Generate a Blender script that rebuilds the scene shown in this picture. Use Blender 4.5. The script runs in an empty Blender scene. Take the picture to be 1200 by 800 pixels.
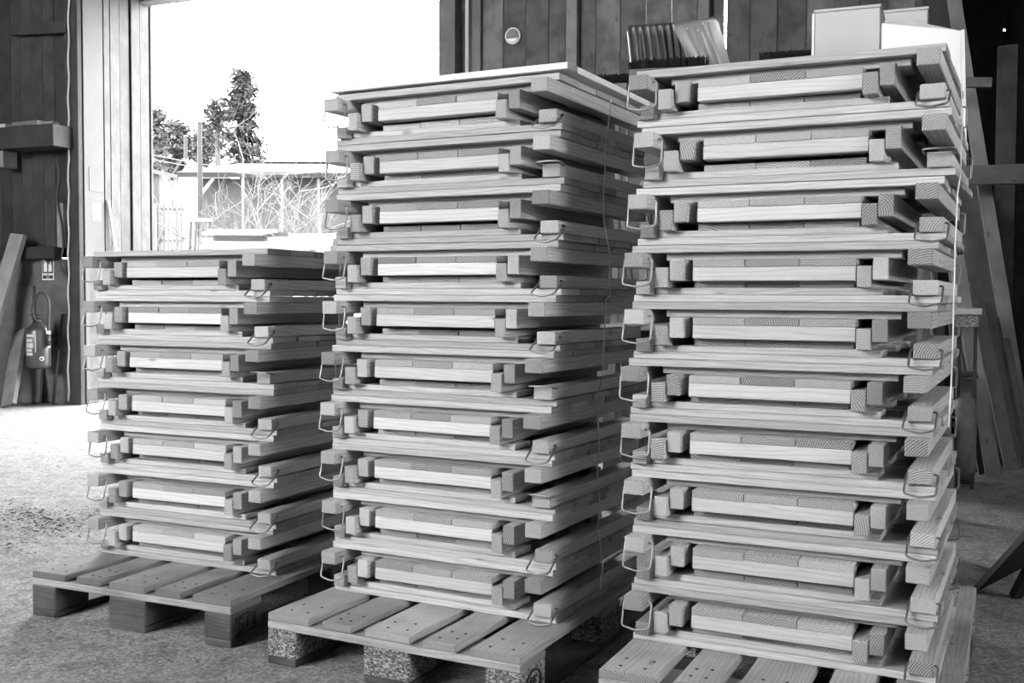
import bpy, bmesh, math, random
from mathutils import Vector, Matrix, noise

random.seed(11)
C = bpy.context.scene.collection
SC = bpy.context.scene

# ------------------------------------------------------------------ camera
F_PX, CY, PITCH, ROLL, CAM_H = 1253.624, 400.0, 0.040638, 0.004707, 1.032388
cam_d = bpy.data.cameras.new('camera')
cam_d.sensor_width = 36.0
cam_d.lens = F_PX / 1200.0 * 36.0
cam_d.clip_end = 400
cam = bpy.data.objects.new('camera', cam_d)
C.objects.link(cam)
cam.matrix_world = (Matrix.Translation((0, 0, CAM_H)) @ Matrix.Rotation(math.pi / 2 - PITCH, 4, 'X')
                    @ Matrix.Rotation(ROLL, 4, 'Z'))
SC.camera = cam

# ------------------------------------------------------------------ sky, sun, exposure
W = bpy.data.worlds.new('sky')
SC.world = W
W.use_nodes = True
bg = W.node_tree.nodes['Background']
bg.inputs['Color'].default_value = (1, 1, 1, 1)
bg.inputs['Strength'].default_value = 44.0
SC.view_settings.view_transform = 'Standard'
SC.view_settings.look = 'None'
SC.view_settings.exposure = 0.0
SC.view_settings.gamma = 1.0
SC.view_settings.use_curve_mapping = False
SC.cycles.max_bounces = 7
SC.cycles.diffuse_bounces = 5
SC.cycles.use_denoising = True

# building frame: s runs right along the back wall, t runs outward through the doorway
QX, QY = -3.82, 11.35
YAW = -0.40
EX = Vector((math.cos(YAW), math.sin(YAW), 0))
EY = Vector((-math.sin(YAW), math.cos(YAW), 0))
def bw(s, t, z=0.0):
    return Vector((QX, QY, z)) + EX * s + EY * t
BM = Matrix.Translation((QX, QY, 0)) @ Matrix.Rotation(YAW, 4, 'Z')

FRONT_T = -14.0          # front wall, behind the camera, with the high window the light comes through
FRONT_OPEN = (-1.3, 3.7, 2.9, 6.3)   # s0, s1, z0, z1 of the big high window
CEIL = 6.6

def portal(name, s0, s1, z0, z1, t, inward):
    ld = bpy.data.lights.new(name, 'AREA')
    ld.shape = 'RECTANGLE'
    ld.size = s1 - s0; ld.size_y = z1 - z0
    ld.cycles.is_portal = True
    o = bpy.data.objects.new(name, ld); C.objects.link(o)
    o.location = bw((s0 + s1) / 2, t, (z0 + z1) / 2)
    o.rotation_euler = (math.radians(90 if inward > 0 else -90), 0, YAW)
    return o
portal('sky_portal_front', FRONT_OPEN[0], FRONT_OPEN[1], FRONT_OPEN[2], FRONT_OPEN[3], FRONT_T, -1)
portal('sky_portal_door', 0.0, 3.4, 0, 4.1, 0.05, 1)
WIN = (-9.0, -7.2, 1.9, 3.2)      # high window in the right-hand wall: t0, t1, z0, z1
pw = portal('sky_portal_window', 0, WIN[1] - WIN[0], WIN[2], WIN[3], 0, 1)
pw.location = bw(12.05, (WIN[0] + WIN[1]) / 2, (WIN[2] + WIN[3]) / 2)
pw.rotation_euler = (math.radians(90), 0, YAW - math.pi / 2)

# ------------------------------------------------------------------ camera-ray helper for survey points
def ray(u, v):
    u2, v2 = u - 600.0, v - CY
    x = u2 * math.cos(ROLL) + v2 * math.sin(ROLL)
    y = -u2 * math.sin(ROLL) + v2 * math.cos(ROLL)
    xc, yc, zc = x / F_PX, 1.0, -y / F_PX
    return Vector((xc, yc * math.cos(PITCH) + zc * math.sin(PITCH), -yc * math.sin(PITCH) + zc * math.cos(PITCH)))
def at(u, v, Y):
    d = ray(u, v)
    return Vector((0, 0, CAM_H)) + d * (Y / d.y)
def ground(u, v, z=0.0):
    d = ray(u, v)
    return Vector((0, 0, CAM_H)) + d * ((z - CAM_H) / d.z)
def on_wall(u, v, t):
    """point where the survey ray meets the building plane at offset t (building frame coordinates s, z)"""
    d = ray(u, v)
    k = ((Vector((QX, QY, 0)) + EY * t) - Vector((0, 0, 0))).dot(EY) / d.dot(EY)
    P = Vector((0, 0, CAM_H)) + d * k
    return (P - Vector((QX, QY, 0))).dot(EX), P.z

# ------------------------------------------------------------------ materials
def newmat(name):
    m = bpy.data.materials.new(name); m.use_nodes = True
    nt = m.node_tree
    for n in list(nt.nodes):
        if n.type not in ('OUTPUT_MATERIAL', 'BSDF_PRINCIPLED'):
            nt.nodes.remove(n)
    b = next(n for n in nt.nodes if n.type == 'BSDF_PRINCIPLED')
    return m, nt, b
def N(nt, t, **kw):
    n = nt.nodes.new(t)
    for k, v in kw.items():
        setattr(n, k, v)
    return n
def math_(nt, op, a, b=None, c=None, clamp=False):
    n = N(nt, 'ShaderNodeMath', operation=op, use_clamp=clamp)
    for i, x in enumerate((a, b, c)):
        if x is None: continue
        if isinstance(x, (int, float)): n.inputs[i].default_value = x
        else: nt.links.new(x, n.inputs[i])
    return n.outputs[0]
def gray(nt, val):
    n = N(nt, 'ShaderNodeCombineColor')
    for i in range(3): nt.links.new(val, n.inputs[i])
    return n.outputs[0]

def wood(name, base, end=False, grain=0.35, rough=0.75, knots=0.55, dirt=0.0, tone_var=0.22, bump=0.25):
    """planed/sawn timber; u of the UV runs along the grain in metres, v across it"""
    base *= 0.68
    m, nt, b = newmat(name)
    L = nt.links.new
    uv = N(nt, 'ShaderNodeUVMap'); uv.uv_map = 'UVMap'
    oi = N(nt, 'ShaderNodeObjectInfo')
    tone = N(nt, 'ShaderNodeAttribute', attribute_name='tone')
    rnd = math_(nt, 'MULTIPLY', oi.outputs['Random'], 37.0)
    sep = N(nt, 'ShaderNodeSeparateXYZ'); L(uv.outputs[0], sep.inputs[0])
    u = sep.outputs[0]; v = sep.outputs[1]
    seed = math_(nt, 'ADD', math_(nt, 'MULTIPLY', tone.outputs['Fac'], 53.0), rnd)
    def vec(x, y, z):
        c = N(nt, 'ShaderNodeCombineXYZ')
        for i, q in enumerate((x, y, z)):
            if isinstance(q, (int, float)): c.inputs[i].default_value = q
            else: L(q, c.inputs[i])
        return c.outputs[0]
    if not end:
        n1 = N(nt, 'ShaderNodeTexNoise'); n1.inputs['Scale'].default_value = 1.0; n1.inputs['Detail'].default_value = 2
        L(vec(math_(nt, 'MULTIPLY', u, 2.2), math_(nt, 'MULTIPLY', v, 9.0), seed), n1.inputs['Vector'])
        # annual rings cut along the board
        ph = math_(nt, 'ADD', math_(nt, 'MULTIPLY', v, 520.0), math_(nt, 'MULTIPLY', n1.outputs['Fac'], 34.0))
        ring = math_(nt, 'MULTIPLY_ADD', math_(nt, 'SINE', ph), 0.5, 0.5)
        ring = math_(nt, 'POWER', ring, 3.0)
        n2 = N(nt, 'ShaderNodeTexNoise'); n2.inputs['Scale'].default_value = 1.0; n2.inputs['Detail'].default_value = 5
        n2.inputs['Roughness'].default_value = 0.65
        L(vec(math_(nt, 'MULTIPLY', u, 9.0), math_(nt, 'MULTIPLY', v, 330.0), seed), n2.inputs['Vector'])
        vo = N(nt, 'ShaderNodeTexVoronoi'); vo.inputs['Scale'].default_value = 1.0
        L(vec(math_(nt, 'MULTIPLY', u, 4.5), math_(nt, 'MULTIPLY', v, 11.0), seed), vo.inputs['Vector'])
        kn = N(nt, 'ShaderNodeMapRange'); kn.inputs['From Min'].default_value = 0.05; kn.inputs['From Max'].default_value = 0.11
        kn.inputs['To Min'].default_value = knots; kn.inputs['To Max'].default_value = 1.0
        L(vo.outputs['Distance'], kn.inputs['Value'])
        g = math_(nt, 'SUBTRACT', 1.0, math_(nt, 'MULTIPLY', ring, grain * 0.55))
        g2 = math_(nt, 'MULTIPLY_ADD', math_(nt, 'SUBTRACT', n2.outputs['Fac'], 0.5), grain * 2.6, 1.0)
        f = math_(nt, 'MULTIPLY', math_(nt, 'MULTIPLY', g, g2), kn.outputs[0])
        bsrc = n2.outputs['Fac']
    else:
        # end grain: rings about a pith that differs from board to board
        du = math_(nt, 'ADD', u, math_(nt, 'MULTIPLY_ADD', math_(nt, 'FRACT', math_(nt, 'MULTIPLY', seed, 1.37)), 0.20, -0.10))
        dv = math_(nt, 'ADD', v, math_(nt, 'MULTIPLY_ADD', math_(nt, 'FRACT', math_(nt, 'MULTIPLY', seed, 2.11)), 0.10, 0.012))
        n1 = N(nt, 'ShaderNodeTexNoise'); n1.inputs['Scale'].default_value = 18.0; n1.inputs['Detail'].default_value = 3
        L(vec(u, v, seed), n1.inputs['Vector'])
        rad = math_(nt, 'SQRT', math_(nt, 'ADD', math_(nt, 'MULTIPLY', du, du), math_(nt, 'MULTIPLY', dv, dv)))
        ph = math_(nt, 'ADD', math_(nt, 'MULTIPLY', rad, 1150.0), math_(nt, 'MULTIPLY', n1.outputs['Fac'], 12.0))
        ring = math_(nt, 'POWER', math_(nt, 'MULTIPLY_ADD', math_(nt, 'SINE', ph), 0.5, 0.5), 1.6)
        n2 = N(nt, 'ShaderNodeTexNoise'); n2.inputs['Scale'].default_value = 260.0; n2.inputs['Detail'].default_value = 3
        L(vec(u, v, seed), n2.inputs['Vector'])
        cr = math_(nt, 'FRACT', math_(nt, 'MULTIPLY', seed, 3.77))
        g = math_(nt, 'SUBTRACT', 1.0, math_(nt, 'MULTIPLY', ring, math_(nt, 'MULTIPLY', cr, grain * 1.5)))
        g2 = math_(nt, 'MULTIPLY_ADD', math_(nt, 'SUBTRACT', n2.outputs['Fac'], 0.5), 0.6, 1.0)
        f = math_(nt, 'MULTIPLY', g, g2)
        bsrc = n2.outputs['Fac']
    tv = math_(nt, 'MULTIPLY_ADD', math_(nt, 'SUBTRACT', tone.outputs['Fac'], 0.5), tone_var * 2, 1.0)
    tv2 = math_(nt, 'MULTIPLY_ADD', math_(nt, 'SUBTRACT', oi.outputs['Random'], 0.5), tone_var, 1.0)
    f = math_(nt, 'MULTIPLY', math_(nt, 'MULTIPLY', f, tv), tv2)
    if dirt:
        n3 = N(nt, 'ShaderNodeTexNoise'); n3.inputs['Scale'].default_value = 5.0; n3.inputs['Detail'].default_value = 6
        L(vec(u, v, seed), n3.inputs['Vector'])
        mr = N(nt, 'ShaderNodeMapRange'); mr.inputs['From Min'].default_value = 0.38; mr.inputs['From Max'].default_value = 0.62
        mr.inputs['To Min'].default_value = 1.0 - dirt; mr.inputs['To Max'].default_value = 1.0
        L(n3.outputs['Fac'], mr.inputs['Value'])
        f = math_(nt, 'MULTIPLY', f, mr.outputs[0])
    col = math_(nt, 'MULTIPLY', f, base, clamp=True)
    L(gray(nt, col), b.inputs['Base Color'])
    b.inputs['Roughness'].default_value = rough
    b.inputs['Specular IOR Level'].default_value = 0.25
    bp = N(nt, 'ShaderNodeBump'); bp.inputs['Strength'].default_value = bump; bp.inputs['Distance'].default_value = 0.002
    L(bsrc, bp.inputs['Height']); L(bp.outputs[0], b.inputs['Normal'])
    return m

def plain(name, v, rough=0.6, metal=0.0, nscale=0.0, namt=0.2, bump=0.0, detail=4):
    v *= 0.68
    m, nt, b = newmat(name)
    b.inputs['Base Color'].default_value = (v, v, v, 1)
    b.inputs['Roughness'].default_value = rough
    b.inputs['Metallic'].default_value = metal
    if nscale:
        tc = N(nt, 'ShaderNodeTexCoord')
        n1 = N(nt, 'ShaderNodeTexNoise'); n1.inputs['Scale'].default_value = nscale; n1.inputs['Detail'].default_value = detail
        nt.links.new(tc.outputs['Object'], n1.inputs['Vector'])
        f = math_(nt, 'MULTIPLY_ADD', math_(nt, 'SUBTRACT', n1.outputs['Fac'], 0.5), namt * 4 * v, v, clamp=True)
        nt.links.new(gray(nt, f), b.inputs['Base Color'])
        if bump:
            bp = N(nt, 'ShaderNodeBump'); bp.inputs['Strength'].default_value = bump; bp.inputs['Distance'].default_value = 0.01
            nt.links.new(n1.outputs['Fac'], bp.inputs['Height']); nt.links.new(bp.outputs[0], b.inputs['Normal'])
    return m

def chip_mat():
    m, nt, b = newmat('pressed_chip')
    tc = N(nt, 'ShaderNodeTexCoord')
    vo = N(nt, 'ShaderNodeTexVoronoi'); vo.inputs['Scale'].default_value = 170
    mp = N(nt, 'ShaderNodeMapping'); mp.inputs['Scale'].default_value = (1, 1, 1.7)
    nt.links.new(tc.outputs['Object'], mp.inputs[0]); nt.links.new(mp.outputs[0], vo.inputs['Vector'])
    sep = N(nt, 'ShaderNodeSeparateColor'); nt.links.new(vo.outputs['Color'], sep.inputs[0])
    f = math_(nt, 'MULTIPLY_ADD', math_(nt, 'POWER', sep.outputs[0], 1.8), 0.30, 0.035)
    nt.links.new(gray(nt, f), b.inputs['Base Color']); b.inputs['Roughness'].default_value = 0.9
    bp = N(nt, 'ShaderNodeBump'); bp.inputs['Strength'].default_value = 0.5; bp.inputs['Distance'].default_value = 0.004
    nt.links.new(sep.outputs[0], bp.inputs['Height']); nt.links.new(bp.outputs[0], b.inputs['Normal'])
    return m

def floor_mat():
    m, nt, b = newmat('dusty_concrete')
    L = nt.links.new
    tc = N(nt, 'ShaderNodeTexCoord')
    def nz(scale, detail, rough=0.6):
        n = N(nt, 'ShaderNodeTexNoise'); n.inputs['Scale'].default_value = scale
        n.inputs['Detail'].default_value = detail; n.inputs['Roughness'].default_value = rough
        L(tc.outputs['Object'], n.inputs['Vector']); return n.outputs['Fac']
    a = nz(1.1, 5); g = nz(120, 3, 0.8); d = nz(9, 8, 0.75)
    vo = N(nt, 'ShaderNodeTexVoronoi'); vo.inputs['Scale'].default_value = 110
    L(tc.outputs['Object'], vo.inputs['Vector'])
    sc_ = N(nt, 'ShaderNodeSeparateColor'); L(vo.outputs['Color'], sc_.inputs[0])
    f = math_(nt, 'MULTIPLY_ADD', math_(nt, 'SUBTRACT', a, 0.5), 0.7, 1.0)
    f = math_(nt, 'MULTIPLY', f, math_(nt, 'MULTIPLY_ADD', math_(nt, 'SUBTRACT', g, 0.5), 2.2, 1.0))
    f = math_(nt, 'MULTIPLY', f, math_(nt, 'MULTIPLY_ADD', sc_.outputs[0], 0.8, 0.6))
    st = N(nt, 'ShaderNodeMapRange'); st.inputs['From Min'].default_value = 0.40; st.inputs['From Max'].default_value = 0.52
    st.inputs['To Min'].default_value = 0.62; st.inputs['To Max'].default_value = 1.0
    L(d, st.inputs['Value'])
    f = math_(nt, 'MULTIPLY', f, st.outputs[0])
    L(gray(nt, math_(nt, 'MULTIPLY', f, 0.20, clamp=True)), b.inputs['Base Color'])
    b.inputs['Roughness'].default_value = 0.9
    bp = N(nt, 'ShaderNodeBump'); bp.inputs['Strength'].default_value = 0.6; bp.inputs['Distance'].default_value = 0.006
    L(math_(nt, 'ADD', math_(nt, 'MULTIPLY', g, 0.5), d), bp.inputs['Height']); L(bp.outputs[0], b.inputs['Normal'])
    return m

M = {}
M['wood'] = wood('sawn_spruce', 0.54, grain=0.34, tone_var=0.18)
M['face'] = wood('planed_spruce', 0.70, grain=0.24, tone_var=0.16)
M['face_end'] = wood('planed_spruce_end', 0.42, end=True, grain=0.4)
M['wood_end'] = wood('sawn_spruce_end', 0.44, end=True, grain=0.5, tone_var=0.26)
M['pal'] = wood('pallet_board', 0.50, grain=0.34, dirt=0.25, tone_var=0.16)
M['pal_end'] = wood('pallet_board_end', 0.34, end=True, grain=0.4, tone_var=0.16)
M['oldpal'] = wood('old_pallet_board', 0.36, grain=0.38, dirt=0.35, tone_var=0.15)
M['oldpal_end'] = wood('old_pallet_board_end', 0.2, end=True, grain=0.4, tone_var=0.15)
M['oldblock'] = wood('old_pallet_block', 0.13, grain=0.4, dirt=0.45)
M['dirty'] = wood('dirty_skid', 0.12, grain=0.4, dirt=0.5)
M['wall'] = wood('weathered_cladding', 0.17, grain=0.5, dirt=0.45, tone_var=0.32, knots=0.4)
M['wall_end'] = wood('weathered_cladding_end', 0.15, end=True)
M['stud'] = wood('old_stud', 0.26, grain=0.35, dirt=0.25)
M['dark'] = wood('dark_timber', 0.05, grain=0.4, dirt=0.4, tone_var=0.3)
M['pale'] = wood('pale_door_cladding', 0.085, grain=0.8, dirt=0.35, tone_var=0.25)
M['grey'] = wood('greyed_lumber', 0.22, grain=0.35, dirt=0.3, tone_var=0.4)
M['bleach'] = wood('bleached_lumber', 0.45, grain=0.25, tone_var=0.3)
M['fresh'] = wood('fresh_planed_board', 0.85, grain=0.15, tone_var=0.05)
M['chip'] = chip_mat()
M['floor'] = floor_mat()
M['wire'] = plain('galvanised_wire', 0.30, rough=0.42, metal=0.8)
M['twine'] = plain('white_twine', 0.75, rough=0.7)
M['plaster'] = plain('pale_board', 0.075, rough=0.85, nscale=6, namt=0.12)
M['concrete'] = plain('grimy_concrete', 0.10, rough=0.9, nscale=9, namt=0.3, bump=0.3)
M['white'] = plain('white_board', 0.88, rough=0.6)
M['offwhite'] = plain('dull_white_board', 0.55, rough=0.6)
M['black'] = plain('black_paint', 0.02, rough=0.55)
M['ink'] = plain('black_ink', 0.015, rough=0.9)
M['rubber'] = plain('worn_rubber', 0.16, rough=0.7, nscale=30, namt=0.2)
M['steel'] = plain('painted_steel', 0.014, rough=0.5, nscale=40, namt=0.3)
M['red'] = plain('red_paint_in_grey', 0.06, rough=0.3)
M['alu'] = plain('worn_aluminium', 0.30, rough=0.42, metal=0.6, nscale=12, namt=0.08)
M['plastic'] = plain('dark_plastic', 0.06, rough=0.35)
M['bristle'] = plain('black_bristle', 0.012, rough=0.9)
M['ceil'] = plain('soot_grey_roof', 0.10, rough=0.9)
M['dirtground'] = plain('pale_gravel', 0.25, rough=0.95, nscale=3, namt=0.12, bump=0.3)
M['needle'] = plain('conifer_needles', 0.02, rough=0.7)
M['leaf'] = plain('grey_leaves', 0.034, rough=0.7)
M['bark'] = plain('bark', 0.03, rough=0.9)
M['twig'] = plain('pale_twig', 0.075, rough=0.9)
M['rooftile'] = plain('pale_roof', 0.036, rough=0.8, nscale=2, namt=0.15)
M['barnwall'] = plain('dark_barn_boards', 0.036, rough=0.9, nscale=3, namt=0.2)
M['housewhite'] = plain('white_render', 0.7, rough=0.8)
M['paper'] = plain('white_paper', 0.8, rough=0.8)
M['tarred'] = wood('tarred_pole', 0.022, grain=0.4)
M['picket'] = wood('weathered_picket', 0.075, grain=0.5, tone_var=0.4)
M['chips'] = plain('dark_chips', 0.13, rough=0.9)
M['crumple'] = plain('crumpled_film', 0.7, rough=0.3)

for k_ in ('tarred', 'picket', 'needle', 'leaf', 'bark', 'twig', 'barnwall', 'rooftile', 'dirtground'):     # matt, weathered outdoor surfaces
    next(n for n in M[k_].node_tree.nodes if n.type == 'BSDF_PRINCIPLED').inputs['Specular IOR Level'].default_value = 0.05

# ------------------------------------------------------------------ mesh builder
class MB:
    """collects shapes into ONE mesh; boxes carry grain UVs and a per-board tone"""
    def __init__(self):
        self.v = []; self.f = []; self.uv = []; self.mi = []; self.tone = []; self.smooth = []
    def _add(self, verts, faces, uvs, mi, tone, smooth=False):
        b = len(self.v)
        self.v += verts
        for k, fc in enumerate(faces):
            self.f.append([b + i for i in fc]); self.uv.append(uvs[k]); self.mi.append(mi[k] if isinstance(mi, list) else mi)
            self.tone.append(tone); self.smooth.append(smooth)
    def box(self, c, size, grain=0, rot=None, tone=None, bevel=0.0015, mats=(0, 1), warp=0.0, cut=None):
        """box centred at c; grain = index of the axis along the grain"""
        tone = random.random() if tone is None else tone
        bm = bmesh.new()
        bmesh.ops.create_cube(bm, size=1.0)
        for v in bm.verts:
            v.co = Vector((v.co.x * size[0], v.co.y * size[1], v.co.z * size[2]))
        if warp:
            bmesh.ops.subdivide_edges(bm, edges=[e for e in bm.edges
                if abs((e.verts[0].co - e.verts[1].co)[grain]) > size[grain] * 0.9], cuts=4)
        if bevel:
            es = [e for e in bm.edges if len(e.link_faces) == 2 and e.calc_face_angle(0) > 0.5]
            bmesh.ops.bevel(bm, geom=es, offset=min(bevel, min(size) * 0.3), segments=1, affect='EDGES', profile=0.5)
        a1, a2 = [i for i in range(3) if i != grain]
        ou, ov = random.uniform(0, 9), random.uniform(0, 9)
        verts = []; idx = {}
        for v in bm.verts:
            idx[v] = len(verts); p = v.co.copy()
            if warp:
                p[a2] += warp * (1 - (2 * p[grain] / size[grain]) ** 2)
            verts.append(p)
        faces = []; uvs = []; mi = []
        for fc in bm.faces:
            n = fc.normal
            faces.append([idx[v] for v in fc.verts])
            if abs(n[grain]) > 0.6:
                uvs.append([(v.co[a1], v.co[a2]) for v in fc.verts]); mi.append(mats[1])
            else:
                across = a2 if abs(n[a1]) > abs(n[a2]) else a1
                sh = 0.37 if across == a1 else 0.0
                uvs.append([(v.co[grain] + ou, v.co[across] + ov + sh) for v in fc.verts]); mi.append(mats[0])
        bm.free()
        if rot is not None:
            verts = [rot @ p for p in verts]
        c = Vector(c)
        verts = [tuple(p + c) for p in verts]
        self._add(verts, faces, uvs, mi, tone)
        return self
    def span(self, x0, x1, y0, y1, z0, z1, grain=0, **kw):
        return self.box(((x0 + x1) / 2, (y0 + y1) / 2, (z0 + z1) / 2), (x1 - x0, y1 - y0, z1 - z0), grain, **kw)
    def plank(self, p0, p1, width, thick, face=Vector((0, -1, 0)), **kw):
        """board from p0 to p1 whose wide side looks along 'face'"""
        p0 = Vector(p0); p1 = Vector(p1); d = (p1 - p0); ln = d.length; d.normalize()
        nrm = (face - d * face.dot(d)).normalized(); sd = d.cross(nrm)
        R = Matrix((d, sd, nrm)).transposed()
        return self.box((p0 + p1) / 2, (ln, width, thick), 0, rot=R, **kw)
    def tube(self, pts, r, seg=8, mi=0, closed=False, caps=True, radii=None):
        pts = [Vector(p) for p in pts]; n = len(pts)
        verts = []; faces = []
        up = Vector((0, 0, 1))
        last = None
        for i, p in enumerate(pts):
            if closed: d = pts[(i + 1) % n] - pts[i - 1]
            else: d = pts[min(i + 1, n - 1)] - pts[max(i - 1, 0)]
            d.normalize()
            if last is None:
                a = d.cross(up)
                if a.length < 1e-3: a = d.cross(Vector((1, 0, 0)))
            else:
                a = last - d * last.dot(d)
                if a.length < 1e-4: a = d.cross(up)
            a.normalize(); last = a
            b2 = d.cross(a)
            rr = radii[i] if radii else r
            for k in range(seg):
                t = 2 * math.pi * k / seg
                verts.append(tuple(p + a * math.cos(t) * rr + b2 * math.sin(t) * rr))
        m = n if closed else n - 1
        for i in range(m):
            for k in range(seg):
                j = (i + 1) % n
                faces.append([i * seg + k, i * seg + (k + 1) % seg, j * seg + (k + 1) % seg, j * seg + k])
        if caps and not closed:
            faces.append(list(range(seg))[::-1]); faces.append([(n - 1) * seg + k for k in range(seg)])
        self._add(verts, faces, [[(0, 0)] * len(f) for f in faces], mi, 0.5, True)
        return self
    def lathe(self, prof, c=(0, 0, 0), seg=28, mi=0, rot=None):
        """prof: list of (r, z)"""
        verts = []; faces = []; c = Vector(c)
        for r, z in prof:
            for k in range(seg):
                t = 2 * math.pi * k / seg
                p = Vector((r * math.cos(t), r * math.sin(t), z))
                if rot is not None: p = rot @ p
                verts.append(tuple(p + c))
        for i in range(len(prof) - 1):
            for k in range(seg):
                faces.append([i * seg + k, i * seg + (k + 1) % seg, (i + 1) * seg + (k + 1) % seg, (i + 1) * seg + k])
        faces.append(list(range(seg))[::-1]); faces.append([(len(prof) - 1) * seg + k for k in range(seg)])
        self._add(verts, faces, [[(0, 0)] * len(f) for f in faces], mi, 0.5, True)
        return self
    def prism(self, poly, axis_vec, mi=0):
        """polygon (3-D points) pushed along axis_vec"""
        n = len(poly); a = Vector(axis_vec)
        verts = [tuple(Vector(p)) for p in poly] + [tuple(Vector(p) + a) for p in poly]
        faces = [list(range(n))[::-1], [n + i for i in range(n)]]
        for i in range(n):
            faces.append([i, (i + 1) % n, n + (i + 1) % n, n + i])
        self._add(verts, faces, [[(verts[i][0], verts[i][2]) for i in f] for f in faces], mi, random.random())
        return self
    def raw(self, verts, faces, mi=0, smooth=False):
        self._add([tuple(v) for v in verts], faces, [[(verts[i][0], verts[i][1]) for i in f] for f in faces], mi, 0.5, smooth)
        return self
    def mesh(self, name, mats):
        me = bpy.data.meshes.new(name)
        me.from_pydata(self.v, [], self.f)
        ul = me.uv_layers.new(name='UVMap')
        flat = [c for fc in self.uv for p in fc for c in p]
        ul.data.foreach_set('uv', flat)
        at_ = me.attributes.new('tone', 'FLOAT', 'FACE'); at_.data.foreach_set('value', self.tone)
        for m in mats: me.materials.append(m)
        nm = len(mats) - 1
        me.polygons.foreach_set('material_index', [min(i, nm) for i in self.mi])
        me.polygons.foreach_set('use_smooth', self.smooth)
        me.validate(); me.update()
        bm = bmesh.new(); bm.from_mesh(me); bmesh.ops.recalc_face_normals(bm, faces=bm.faces); bm.to_mesh(me); bm.free()
        return me

def matl(*keys): return [M[k] for k in keys]
def put(name, me, parent=None, loc=(0, 0, 0), rot=(0, 0, 0)):
    o = bpy.data.objects.new(name, me); C.objects.link(o)
    o.location = loc; o.rotation_euler = rot
    if parent is not None: o.parent = parent
    return o
def tag(o, label, cat, group=None, kind=None):
    o['label'] = label; o['category'] = cat
    if group: o['group'] = group
    if kind: o['kind'] = kind
    return o
def thing(name, label, cat, loc=(0, 0, 0), rz=0.0, group=None):
    o = bpy.data.objects.new(name, None); C.objects.link(o)
    o.empty_display_size = 0.1
    o.location = loc; o.rotation_euler = (0, 0, rz)
    return tag(o, label, cat, group)
def struct(name, me, label=None, cat=None, mat=None):
    o = put(name, me)
    if mat is not None: o.matrix_world = mat
    o['kind'] = 'structure'
    if label: o['label'] = label
    if cat: o['category'] = cat
    return o

# ================================================================== SETTING
# floor inside
mb = MB(); mb.raw([(-3.6, FRONT_T - .2, 0), (12.2, FRONT_T - .2, 0), (12.2, 2.4, 0), (-3.6, 2.4, 0)], [[0, 1, 2, 3]])
struct('floor', mb.mesh('floor', [M['floor']]), 'dusty grey concrete floor strewn with grit', 'floor', BM)
# ceiling
mb = MB(); mb.span(-3.7, 12.3, FRONT_T - 0.4, 2.6, CEIL, CEIL + .15)
struct('ceiling', mb.mesh('ceiling', [M['ceil']]), 'dark underside of the roof', 'ceiling', BM)

def cladding(mb, s0, s1, t, z0, z1, seams=None, bw_=0.23, thick=0.025, gap=0.004, gaps=None, mats=(0, 1)):
    """vertical boards across s0..s1 in the building plane t"""
    s = s0; k = 0
    while s < s1 - 1e-4:
        w = bw_ * random.uniform(0.88, 1.12)
        e = min(s1, s + w)
        if s1 - e < 0.06: e = s1
        g = gap if not gaps or k not in gaps else gaps[k]
        mb.span(s + g / 2, e - g / 2, t + random.uniform(-.003, .003), t + thick, z0, z1, 2, bevel=0.003, mats=mats)
        s = e; k += 1

# back wall right of the doorway: seams follow the boards one sees above the stacks
seam_px = [533, 553, 565, 590, 616, 643, 663, 698, 727, 757, 787, 817, 851, 879, 911, 945, 977, 1008, 1040, 1072, 1104]
seam_s = [on_wall(u, 40, 0.0)[0] for u in seam_px]
S_R = on_wall(1104, 40, 0.0)[0]
S_D = on_wall(516, 40, 0.0)[0]
mb = MB()
prev = S_D
for k, s in enumerate(seam_s):
    g = 0.003
    left = prev + 0.002
    right = s - 0.002
    u = seam_px[k]
    if u == 851: right = s - 0.022       # daylight shows through this seam
    if u in (757, 787): right = s - 0.003
    mb.span(left, right, random.uniform(-.004, .004), 0.026, 0, CEIL, 2, bevel=0.003)
    prev = s
struct('wall_back', mb.mesh('wall_back', matl('wall', 'wall_end')), 'weathered vertical board wall behind the stacks', 'wall', BM)
# board lining outside the wall, closing every seam but the open ones
mb = MB()
for a, b_ in ((S_D, on_wall(755, 40, 0)[0] - .02), (on_wall(759.5, 40, 0)[0], on_wall(784.5, 40, 0)[0]), (on_wall(790, 40, 0)[0], on_wall(845, 40, 0)[0] - .01), (on_wall(854, 40, 0)[0], S_R)):
    mb.span(a, b_, 0.032, 0.045, 0, CEIL, 2)
struct('wall_outer', mb.mesh('wall_outer', matl('dark', 'dark')), 'dark outer boarding behind the wall', 'wall', BM)
# above the doorway
mb = MB(); cladding(mb, -0.1, S_D, 0.0, 4.25, CEIL)
struct('wall_over_door', mb.mesh('wall_over_door', matl('wall', 'wall_end')), None, None, BM)
# left wing: dark boarded wall that stands 1.2 m nearer, with a concrete foot
TW = -1.2
S_P = on_wall(98.5, 300, TW)[0]      # its right end (door post)
zfoot = on_wall(40, 300, TW)[1]
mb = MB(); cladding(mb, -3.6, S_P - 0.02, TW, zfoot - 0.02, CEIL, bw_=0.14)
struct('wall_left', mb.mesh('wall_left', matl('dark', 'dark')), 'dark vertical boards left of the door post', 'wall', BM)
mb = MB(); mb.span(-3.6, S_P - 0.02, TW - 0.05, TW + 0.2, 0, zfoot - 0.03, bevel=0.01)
struct('wall_left_foot', mb.mesh('wall_left_foot', [M['concrete']]), 'grimy concrete foot of the dark left wall', 'wall', BM)
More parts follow.
